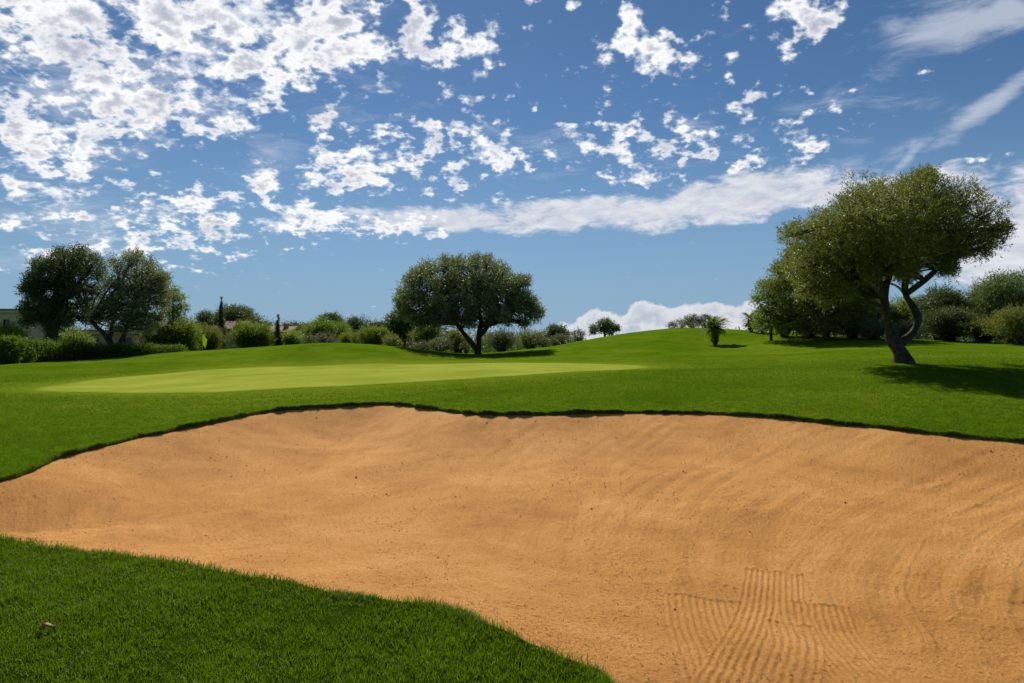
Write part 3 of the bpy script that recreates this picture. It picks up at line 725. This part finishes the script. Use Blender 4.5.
sh('shrub','small faint bush between the skyline trees of the hill',578,330,12,86,'grey',per=130,ll=.14,lw=.06)
# on the hill crest
sh('shrub','small dark bush at the left end of the crest row',671,323.5,9,80,'dark',per=150)
sh('shrub','mid-green bush second from the left in the crest row',680,320,15,80,'olive',per=150)
sh('shrub','taller dark bush in the crest row just left of the palm',692,315,16,80,'dark',per=150)
sh('grey_shrub','pale bush in front of the crest row left of the palm',694,322,14,77,'grey',per=150)
sh('shrub','dark bush immediately behind the palm on the crest',706,315,16,80,'dark',per=150)
# right row
sh('shrub','low bush beside the distant palm at the left of the right-hand row',762,318,22,58,'olive',per=150)
sh('shrub','dark rounded bush under the small open tree',784,314,28,53,'mid',per=150)
sh('shrub','dark bush at the foot of the drooping pale tree',812,320,36,52,'dark',per=150)
sh('grey_shrub','low grey bush right of the drooping pale tree',853,318,30,49,'grey',per=160)
sh('grey_shrub','grey-green bush seen just left of the leaning olive trunk',876,320,30,47,'grey',per=160)
sh('pine_tree','yellow-green pine between the drooping tree and the leaning trunk',866,287,40,60,'pine','tree',per=110,ll=.18,lw=.05)
sh('pine_tree','mid-green pine seen through the fork of the leaning trunk',905,296,34,60,'mid','tree',per=110,ll=.16,lw=.05)
sh('grey_shrub','low grey bush seen through the fork of the leaning trunk',905,322,30,46,'grey',per=160)
sh('dark_tree','large dark tree right of the leaning trunk',942,287,52,54,'dark','tree',per=150,ll=.15,lw=.06)
sh('dark_tree','dense black-green tree at the foot of the right-hand row',950,306,56,48,'dark','tree',per=150,ll=.13,lw=.05)
sh('pine_tree','tall sunlit pine at the right edge of the photo',1012,268,72,54,'pine','tree',per=130,ll=.17,lw=.05)
sh('pine_tree','lower pine leaning left of the tall sunlit pine',982,292,36,56,'pine','tree',per=130,ll=.17,lw=.05)
sh('shrub','wide dark shrub between the black-green tree and the right edge',985,318,46,46,'olive',per=140)
sh('shrub','big rounded olive-green bush in the right corner of the row',1018,308,52,43,'olive',per=170,ll=.11,lw=.04)

# the wood far behind everything
def wood():
    cs, rs = [], []
    prof = [(-160,322),(-60,326),(60,330),(180,326),(260,324),(330,323),(400,326),(470,330),(540,334),(590,339)]
    prof2 = [(735,332),(780,322),(840,318),(900,314),(960,312),(1040,306),(1200,300)]
    for pf, d in ((prof,125),(prof2,82)):
        pa = np.array(pf); 
        for px in np.arange(pa[0,0],pa[-1,0],5.0):
            dd = d*rng.uniform(.93,1.07); top = np.interp(px,pa[:,0],pa[:,1])+rng.uniform(-2.5,2.5); x = (px-CX)/F*dd; b = zg1(x,dd); zt = CAMZ-(top-CY)/F*dd
            r_ = d/60*rng.uniform(.7,1.2); z = zt-r_
            while z > b-.2: cs.append(np.array([x+rng.normal(0,.5),dd+rng.normal(0,1.5),z])); rs.append(r_); z -= r_*1.1
    v,f,t = leaves(cs,rs,26,.34,.15,sprig=6,gap=.6)
    tag(mesh_np('distant_wood',v,f,M['pine'],tint=t),'far-off dark wood on the horizon behind the shrubs and trees','wood',kind='stuff')
wood()
# clipped hedge at left
def hedge():
    pts = [(-60,345,36),(0,341,39),(20,343,41),(60,346,45),(100,347.5,48),(140,347.5,52),(180,348.5,56)]
    tp = catmull([P(*a) for a in pts], 12, False); cs, rs = [], []
    for p in tp:
        b = zg1(p[0],p[1]); hh = max(.5,p[2]-b)
        for dy in (-.45,0,.45):
            for kk in range(max(1,int(hh/.35))+1):
                z = b+.15+(hh-.3)*kk/max(1,int(hh/.35)); cs.append(np.array([p[0]+rng.normal(0,.1),p[1]+dy,z+rng.normal(0,.05)])); rs.append(.34*rng.uniform(.8,1.15))
    v,f,t = leaves(cs,rs,300,.09,.05,flat=1,sprig=6,gap=.5)
    tag(mesh_np('hedge',v,f,M['hedge'],tint=t), 'long clipped green hedge in front of the two left trees', 'hedge')
hedge()

# ------------------------------------------------------------------ palms
def palm(label, px, base, top, depth, nfr, fl, skirt=True):
    x = (px-CX)/F*depth; bz = zg1(x,depth); root = empty('palm_tree',(x,depth,bz)); tag(root,label,'palm')
    ht = CAMZ-(top-CY)/F*depth-bz
    g = Geo(); zs = np.linspace(-.1,ht,16); rad = .14+.02*np.sin(zs*14)
    v,f = tube(np.stack([.02*np.sin(zs*2),0*zs,zs],-1),rad,12,.08); g.add(v,f)
    for k in range(70):   # old leaf stubs
        a = k*2.4; z = .15+(ht-.2)*k/70; b = np.array([math.cos(a)*.17,math.sin(a)*.17,z]); e = b+np.array([math.cos(a)*.14,math.sin(a)*.14,.12])
        v,f = tube(np.array([b,(b+e)/2,e]),[.04,.03,.012],4); g.add(v,f)
    g.build('trunk',M['bark_dark'],root)
    def frond(L):
        v_, f_, n_ = [], [], 0
        s = np.linspace(0,1,14); px_ = s*L*.92; pz = .75*L*s-.62*L*s**2.2
        ge = Geo(); v,f = tube(np.stack([px_,0*s,pz],-1),.02*(1-s)+.004,4,0)
        ge.add(v,f)
        for i in range(40):
            t = .14+.86*i/39; bx,bz_ = t*L*.92,.75*L*t-.62*L*t**2.2; ll = L*.30*math.sin(math.pi*min(1,.2+t*.75))
            for sgn in (-1,1):
                d = np.array([.55,sgn*.8,.10-.25*rng.random()]); d /= np.linalg.norm(d); b = np.array([bx,0,bz_])
                w = np.array([.026,0,0])
                ge.add(np.array([b-w,b+w,b+d*ll*.6+w*.7,b+d*ll]),np.array([[0,1,2,3]]))
        return ge
    fg = frond(fl); me_ = None
    for k in range(nfr):
        a = k*2.399+rng.normal(0,.1); tilt = (k/nfr)
        if me_ is None:
            o = fg.build('frond',M['mid'],root,False); a_ = o.data.attributes.new('tint','FLOAT','FACE'); a_.data.foreach_set('value',rng.uniform(.3,1,len(o.data.polygons)).astype(np.float32)); me_ = o
        else:
            o = me_.copy(); COL.objects.link(o); o.parent = root
        o.location = (0,0,ht-.25*tilt); o.rotation_euler = (rng.normal(0,.1),-R(34)+R(78)*tilt,a)
        sc = rng.uniform(.8,1.05)*(1-.25*tilt); o.scale = (sc,sc,sc)
    if skirt:
        C_ = [np.array([rng.normal(-.16,.14),rng.normal(-.05,.15),zz]) for zz in np.linspace(.3,ht*.92,9)]
        v,f,t = leaves(C_,[.24]*9,300,.16,.03,sprig=6); mesh_np('side_shoots',v,f,M['lime'],root,tint=t)
palm('young palm with a shaggy stem standing alone on the hillside', 715, 345, 327, 51, 40, 1.6)
palm('distant small palm at the left end of the right-hand tree row', 751, 332, 320, 60, 26, 1.3, False)

# ------------------------------------------------------------------ houses
def box(x0,x1,y0,y1,z0,z1):
    v = np.array([[x,y,z] for x in (x0,x1) for y in (y0,y1) for z in (z0,z1)],float)
    f = np.array([[0,1,3,2],[4,6,7,5],[0,4,5,1],[2,3,7,6],[0,2,6,4],[1,5,7,3]]); return v,f
def house(label, px0, px1, eave, depth, wallm, wins, roof='gable', rise=1.2, deep=7, name='house'):
    x0 = (px0-CX)/F*depth; x1 = (px1-CX)/F*depth; ze = CAMZ-(eave-CY)/F*depth; xm = (x0+x1)/2
    bz = zg1(xm,depth)-.3; root = empty(name,(xm,depth,bz)); tag(root,label,'house'); w = (x1-x0)/2; h = ze-bz
    g = Geo()
    # front wall with real openings: piers, sills and lintels butted end to end
    xs = sorted(set([-w,w]+[a for q_ in wins for a in (q_[0],q_[0]+q_[2])])); T = .3
    for a,b in zip(xs[:-1],xs[1:]):
        wn = [q_ for q_ in wins if abs(q_[0]-a)<1e-6]
        if wn:
            q_ = wn[0]; g.add(*box(a,b,0,T,0,h+q_[1]-q_[3])); g.add(*box(a,b,0,T,h+q_[1],h))
        else: g.add(*box(a,b,0,T,0,h))
    g.add(*box(-w,w,deep-T,deep,0,h)); g.add(*box(-w,-w+T,T,deep-T,0,h)); g.add(*box(w-T,w,T,deep-T,0,h))
    g.build('wall',M[wallm],root,False)
    for q_ in wins:
        gg = Geo(); gg.add(*box(q_[0]+.003,q_[0]+q_[2]-.003,.14,.18,h+q_[1]-q_[3]+.003,h+q_[1]-.003)); wo = gg.build('window',M['glass'],root,False)
        fr = Geo(); a,b,c0_,d_ = q_[0],q_[0]+q_[2],h+q_[1]-q_[3],h+q_[1]; e=.07
        a += .004; b -= .004; c0_ += .004; d_ -= .004; e = .06
        ring = [[(a,y,c0_),(b,y,c0_),(b,y,d_),(a,y,d_),(a+e,y,c0_+e),(b-e,y,c0_+e),(b-e,y,d_-e),(a+e,y,d_-e)] for y in (.05,.12)]
        fc = []
        for u in range(4):
            w2 = (u+1)%4; fc += [[u,w2,4+w2,4+u],[8+u,12+u,12+w2,8+w2],[u,8+u,8+w2,w2],[4+u,4+w2,12+w2,12+u]]
        fr.add(np.array(ring[0]+ring[1],float),np.array(fc))
        fr.build('frame',M['bark_dark'],wo,False)
    o = .45; g = Geo()
    if roof == 'flat':
        g.add(*box(-w-o,w+o,-o,deep+o,h+.002,h+.28)); g.build('roof',M['plaster'],root,False)
        g = Geo(); g.add(*box(-w-o+.15,w+o-.15,-o+.15,deep+o-.15,h+.283,h+.45)); g.build('roof_tiles',M['tiles'],root,False)
    else:
        r0,r1 = -o,deep+o; mid = deep/2; t=.16
        v = np.array([[-w-o,r0,h-.12],[w+o,r0,h-.12],[w+o,mid,h+rise],[-w-o,mid,h+rise],[-w-o,r1,h-.12],[w+o,r1,h-.12]],float)
        v2 = v+np.array([0,0,t]); V = np.vstack([v,v2])
        f = np.array([[0,3,2,1],[3,4,5,2],[6,7,8,9],[9,8,11,10],[0,1,7,6],[4,10,11,5],[0,6,9,3],[3,9,10,4],[1,2,8,7],[2,5,11,8]])
        g.add(V,f); rf = g.build('roof',M['tiles'],root,False)
        g = Geo(); g.add(*box(w*.3,w*.3+.45,mid-1.2,mid-.6,h+rise*.4,h+rise+.35)); g.add(*box(w*.3-.06,w*.3+.51,mid-1.26,mid-.54,h+rise+.352,h+rise+.44)); g.build('chimney',M[wallm],rf,False)
    return root
house('cream villa with a row of dark windows at the left edge of the photo',-120,17,313,74,'plaster',
      [(-6,-.9,.9,1.1),(-3,-.9,.9,1.1),(2.2,-.7,.8,1.0),(4.6,-.7,.8,1.0),(6.4,-.7,.5,1.0)][:4]+[(5.9,-.7,.7,1.0)],'flat')
house('low peach-walled garden house glimpsed between the left tree trunks',76,150,334,78,'pink',[(-2.5,-.4,.9,.7),(1.2,-.4,.9,.7)],'flat',deep=5)
house('small ochre house with a terracotta roof beside the tall cypress',217,240,329,84,'ochre',[(-.9,-.5,.6,.9),(.6,-.5,.6,.9)],rise=.9,deep=5)
house('ochre house partly hidden behind the slim cypress',265,288,332,82,'ochre',[(-1.0,-.4,.5,.9),(.7,-.4,.4,.9)],rise=.6,deep=5)

# ------------------------------------------------------------------ flagstick
def flag():
    d = 53; px = 202.6; x = (px-CX)/F*d; b = zg1(x,d); root = empty('golf_flag',(x,d,b)); tag(root,'yellow-green golf flag on its stick at the back of the green','flag')
    top = CAMZ-(334.5-CY)/F*d-b
    v,f = tube(np.array([[0,0,-.1],[0,0,top/2],[0,0,top]]),[.016,.014,.012],8,0); g = Geo(); g.add(v,f); g.build('pole',M['pole'],root)
    nx,nz = 10,12; V = []
    for j in range(nz):
        for i in range(nx):
            u = i/(nx-1); w = j/(nz-1)
            V.append([.014+u*.34*(1-.45*w), .05*math.sin(u*7+w*2)*u, top-.02-w*.85-.28*u*(1-w*.4)+.06*math.sin(u*5)])
    id_ = np.arange(nx*nz).reshape(nz,nx); f = np.stack([id_[:-1,:-1],id_[:-1,1:],id_[1:,1:],id_[1:,:-1]],-1).reshape(-1,4)
    o = mesh_np('cloth',V,f,M['flag'],root,True,np.full(len(f),.5)); s = o.modifiers.new('thick','SOLIDIFY'); s.thickness = .003
flag()

# ------------------------------------------------------------------ fallen leaf
def dryleaf():
    d = 3.72; x = (47-CX)/F*d; root = empty('dry_leaf',(x,d,zg1(x,d)+.02)); tag(root,'curled brown dry leaf lying on the near grass','leaf')
    for k,(ox,oy,s,a) in enumerate([(0,.012,.034,.6),(-.018,-.012,.024,2.4)]):
        V = []; nu,nv = 9,5
        for i in range(nu):
            u = i/(nu-1); wd = math.sin(math.pi*min(1,u*.96+.04))**.8*.42
            for j in range(nv):
                t = (j/(nv-1)-.5)*2; px_ = (u-.5)*2*s; py_ = t*wd*s*1.3
                V.append([ox+px_*math.cos(a)-py_*math.sin(a), oy+px_*math.sin(a)+py_*math.cos(a), .016+abs(t)**2*s*.4+.010*math.sin(u*5)])
        id_ = np.arange(nu*nv).reshape(nu,nv); f = np.stack([id_[:-1,:-1],id_[1:,:-1],id_[1:,1:],id_[:-1,1:]],-1).reshape(-1,4)
        o = mesh_np('blade',V,f,M['dryleaf'],root,True); sm = o.modifiers.new('thick','SOLIDIFY'); sm.thickness = .0012
dryleaf()

# ------------------------------------------------------------------ sky
SUN_EL = 36.0; SUN_AZ = -10.0      # azimuth from +Y (view direction) towards +X
world = bpy.data.worlds.new('World'); scene.world = world; world.use_nodes = True
nt = world.node_tree; nt.nodes.clear()
out = N(nt,'ShaderNodeOutputWorld'); bg = N(nt,'ShaderNodeBackground'); bg.inputs['Strength'].default_value = .1
sky = N(nt,'ShaderNodeTexSky'); sky.sky_type = 'NISHITA'; sky.sun_disc = False
sky.sun_elevation = R(SUN_EL); sky.sun_rotation = R(SUN_AZ); sky.altitude = 50; sky.air_density = 1.0; sky.dust_density = .05; sky.ozone_density = 1.6
geo = N(nt,'ShaderNodeTexCoord').outputs['Generated']
sep = N(nt,'ShaderNodeSeparateXYZ'); nt.links.new(geo,sep.inputs[0]); X,Y,Z = sep.outputs
azn = math_(nt,'ARCTAN2',X,Y); eln = math_(nt,'ARCSINE',Z)
comb = N(nt,'ShaderNodeCombineXYZ'); nt.links.new(azn,comb.inputs[0]); nt.links.new(eln,comb.inputs[1]); AE = comb.outputs[0]
# ragged coordinates: bend the cloud fields a little
wn = N(nt,'ShaderNodeTexNoise'); wn.inputs['Scale'].default_value = 9; wn.inputs['Detail'].default_value = 5; nt.links.new(AE,wn.inputs['Vector'])
def vm(op,a,b=None):
    m_ = N(nt,'ShaderNodeVectorMath',operation=op)
    for i,v_ in enumerate((a,b)):
        if v_ is None: continue
        if isinstance(v_,tuple): m_.inputs[i].default_value = v_
        else: nt.links.new(v_,m_.inputs[i])
    return m_.outputs[0]
AEw = vm('ADD',AE,vm('MULTIPLY',vm('SUBTRACT',wn.outputs['Color'],(.5,.5,.5)),(.09,.06,0)))
def ae(px,py):
    return math.atan((px-CX)/F), math.atan(-(py-CY)/math.hypot(F,px-CX))
def blob(px,py,rx,ry,w=1.0,rot=0):
    a,e = ae(px,py); dx = px-CX; h = math.hypot(F,dx)
    mp = N(nt,'ShaderNodeMapping',vector_type='TEXTURE')
    mp.inputs['Location'].default_value = (a,e,0); mp.inputs['Rotation'].default_value = (0,0,R(rot))
    mp.inputs['Scale'].default_value = (rx*F/h/h, ry/h, 1); nt.links.new(AEw,mp.inputs['Vector'])
    g = N(nt,'ShaderNodeTexGradient',gradient_type='QUADRATIC_SPHERE'); nt.links.new(mp.outputs[0],g.inputs[0])
    # quadratic sphere = (1-r)^2 ; take the root for a rounder top
    return math_(nt,'MULTIPLY',math_(nt,'POWER',g.outputs['Fac'],.35),w)
def total(bl):
    s_ = None
    for b_ in bl:
        v_ = blob(*b_); s_ = v_ if s_ is None else math_(nt,'MAXIMUM',s_,v_)
    return s_
cum_bl = [(60,20,150,95,1),(200,15,190,80,1.05),(330,30,110,60,1.0),(130,95,190,70,.95),(40,140,120,60,.95),(260,70,120,50,.9),(300,45,60,40,1.15),(230,110,60,35,.8),
 (420,25,28,50,1,8),(462,45,55,30,.95),(492,66,28,14,.8),(468,96,22,14,.85),(325,117,25,17,.9),(392,128,36,24,.7),(440,128,20,20,.9),(355,168,85,38,.95),(262,178,34,38,.9),
 (495,160,65,28,.85),(540,125,16,10,.5),(100,195,60,22,.6),(75,215,60,18,.85),(195,215,95,42,.88),(130,245,80,24,.7),(320,222,90,30,.95),(400,228,70,22,.9),(60,258,75,24,.85),(20,185,60,30,.7),(10,218,40,16,.8),(230,195,50,20,.7),
 (632,28,26,34,1.05,-10),(612,50,26,16,.9),(660,52,44,30,1.0,-20),(805,22,50,38,.95,-10),(800,45,30,26,.8),(755,92,22,16,.85),(728,52,16,16,.6),(728,75,16,12,.7),(715,5,20,10,.8),(525,2,30,10,.7),(570,5,16,12,.8),(583,106,14,10,.6),(598,118,12,10,.6),
 (585,147,30,18,.75),(615,130,14,10,.5),(640,135,20,16,.6),(680,158,14,24,.75),(710,136,16,12,.8),(711,158,12,14,.8),(732,112,18,16,.65),(650,175,60,22,.72),(605,172,40,18,.55),(742,172,46,18,.7),(795,150,56,22,.72),(820,146,24,20,.7),(853,108,20,8,.5),(885,155,30,12,.5),(990,150,50,12,.55),(925,80,30,12,.5),(640,140,190,60,.60),(430,150,200,80,.60),(150,225,210,65,.66),(60,180,110,60,.7),(780,110,120,50,.45),(640,60,150,70,.40)]
cum_m = total(cum_bl)
sheet_m = total([(450,219,120,17,1.05,3),(590,212,160,22,1.1,3),(720,203,170,27,1.15,5),(850,190,120,24,1.05,5),(930,180,100,22,.9,6),(980,205,120,30,.85,0),(1010,250,75,70,1.05,20),(1060,215,120,75,1),(985,265,50,30,.8,20)])
cir_m = total([(960,30,120,40,1,8),(1000,15,90,40,1,5),(900,25,50,30,.6),(985,105,110,17,1,30),(905,150,80,11,.8,32),(880,100,120,60,.4,25),(700,130,200,50,.3),(860,160,110,16,.6,12),(250,150,110,50,.42),(120,80,260,120,.62),(330,60,160,90,.5),(60,235,190,75,.62),(560,150,200,60,.35)])
low_m = total([(600,322,44,22,1),(650,320,46,20,1),(560,328,30,14,.75),(700,316,62,24,1.05),(750,318,50,24,1),(820,318,60,28,.8),(630,335,130,16,.9),(720,330,90,20,1)])
# noise fields on a cloud ceiling
zz = math_(nt,'ADD',math_(nt,'MAXIMUM',Z,0),.42)
cp = N(nt,'ShaderNodeCombineXYZ'); nt.links.new(math_(nt,'DIVIDE',X,zz),cp.inputs[0]); nt.links.new(math_(nt,'DIVIDE',Y,zz),cp.inputs[1]); CP = cp.outputs[0]
n1 = noise(nt,20,8,.54,CP,.1); n2 = noise(nt,56,6,.55,CP,.1); n3 = noise(nt,3.6,7,.55,CP,.2)
fb = math_(nt,'ADD',math_(nt,'MULTIPLY',n1,.68),math_(nt,'MULTIPLY',n2,.32))
def ss(v_,a,b):
    mr = N(nt,'ShaderNodeMapRange',interpolation_type='SMOOTHSTEP'); nt.links.new(v_,mr.inputs[0])
    mr.inputs[1].default_value = a; mr.inputs[2].default_value = b; return mr.outputs[0]
cum_d = math_(nt,'ADD',math_(nt,'MULTIPLY',math_(nt,'SUBTRACT',fb,.5),3.5),math_(nt,'MULTIPLY',math_(nt,'SUBTRACT',cum_m,.52),1.1))
cum_a = ss(cum_d,-.10,.36)
st = N(nt,'ShaderNodeMapping'); st.inputs['Scale'].default_value = (1,2.6,1); st.inputs['Rotation'].default_value = (0,0,R(-12)); nt.links.new(AE,st.inputs[0])
ns = noise(nt,22,10,.68,st.outputs[0],.4)
sh_d = math_(nt,'ADD',math_(nt,'MULTIPLY',math_(nt,'SUBTRACT',ns,.5),1.6),math_(nt,'SUBTRACT',sheet_m,.45)); sh_a = math_(nt,'MULTIPLY',ss(sh_d,-.26,.30),.92)
st2 = N(nt,'ShaderNodeMapping'); st2.inputs['Scale'].default_value = (1,3.2,1); st2.inputs['Rotation'].default_value = (0,0,R(-24)); nt.links.new(AE,st2.inputs[0])
nc = noise(nt,9,9,.66,st2.outputs[0],.5)
ci_d = math_(nt,'ADD',math_(nt,'MULTIPLY',math_(nt,'SUBTRACT',nc,.5),2.2),math_(nt,'SUBTRACT',cir_m,.5)); ci_a = math_(nt,'MULTIPLY',ss(ci_d,-.25,.6),.62)
nl_ = noise(nt,30,8,.6,AE,.3)
lo_d = math_(nt,'ADD',math_(nt,'MULTIPLY',math_(nt,'SUBTRACT',nl_,.5),1.1),math_(nt,'SUBTRACT',low_m,.42)); lo_a = math_(nt,'MULTIPLY',ss(lo_d,-.05,.12),.9)
# colours (radiance before the 0.1 strength)
hs = N(nt,'ShaderNodeHueSaturation'); hs.inputs['Saturation'].default_value = 1.08; hs.inputs['Value'].default_value = .49; nt.links.new(sky.outputs[0],hs.inputs['Color'])
col = mixc(nt,1.0,hs.outputs[0],(.74,.95,1.13),'MULTIPLY')
def hazeband():
    global col
    col = mixc(nt,math_(nt,'MULTIPLY',ss(eln,.34,-.03),.85),col,(2.15,3.55,5.4))
hazeband()
ncol = noise(nt,9,6,.58,CP,.3)
cumcol = ramp(nt,math_(nt,'ADD',math_(nt,'MULTIPLY',cum_d,.9),math_(nt,'MULTIPLY',math_(nt,'SUBTRACT',ncol,.5),1.7)),[(0,(6.4,6.9,7.6)),(.22,(9.2,9.3,9.4)),(.40,(8.2,8.3,8.5)),(.58,(5.7,5.9,6.6)),(.85,(4.0,4.3,5.2))])
shcol = ramp(nt,ns,[(.32,(4.8,5.3,6.2)),(.62,(7.4,7.5,7.9))])
locol = ramp(nt,math_(nt,'ADD',math_(nt,'MULTIPLY',lo_d,1.0),math_(nt,'MULTIPLY',math_(nt,'SUBTRACT',nl_,.5),1.0)),[(0,(7.2,7.3,7.6)),(.25,(6.8,6.8,7.1)),(.6,(4.6,5.1,6.0)),(1,(3.9,4.6,5.7))])
col = mixc(nt,ci_a,col,(6.0,6.4,7.2)); col = mixc(nt,sh_a,col,shcol); col = mixc(nt,lo_a,col,locol); col = mixc(nt,cum_a,col,cumcol)
nt.links.new(col,bg.inputs['Color']); nt.links.new(bg.outputs[0],out.inputs['Surface'])

sl = bpy.data.lights.new('sun','SUN'); sl.energy = 5.0; sl.angle = R(.55); sl.color = (1,.95,.87)
so = bpy.data.objects.new('sun',sl); COL.objects.link(so); so.location = (0,0,30)
from mathutils import Vector
sdv = Vector((math.sin(R(SUN_AZ))*math.cos(R(SUN_EL)), math.cos(R(SUN_AZ))*math.cos(R(SUN_EL)), math.sin(R(SUN_EL))))
so.rotation_euler = sdv.to_track_quat('Z','Y').to_euler()

cam = bpy.data.cameras.new('camera'); cam.sensor_width = 36; cam.lens = 36*F/1024; cam.clip_end = 6000; cam.clip_start = .05
co = bpy.data.objects.new('camera',cam); COL.objects.link(co); co.location = (0,0,CAMZ); co.rotation_euler = (R(90),0,0)
scene.camera = co
try:
    scene.cycles.max_bounces = 8; scene.cycles.transmission_bounces = 6; scene.cycles.diffuse_bounces = 4
except Exception: pass
scene.view_settings.view_transform = 'Standard'; scene.view_settings.look = 'None'; scene.view_settings.exposure = .12; scene.view_settings.gamma = 1
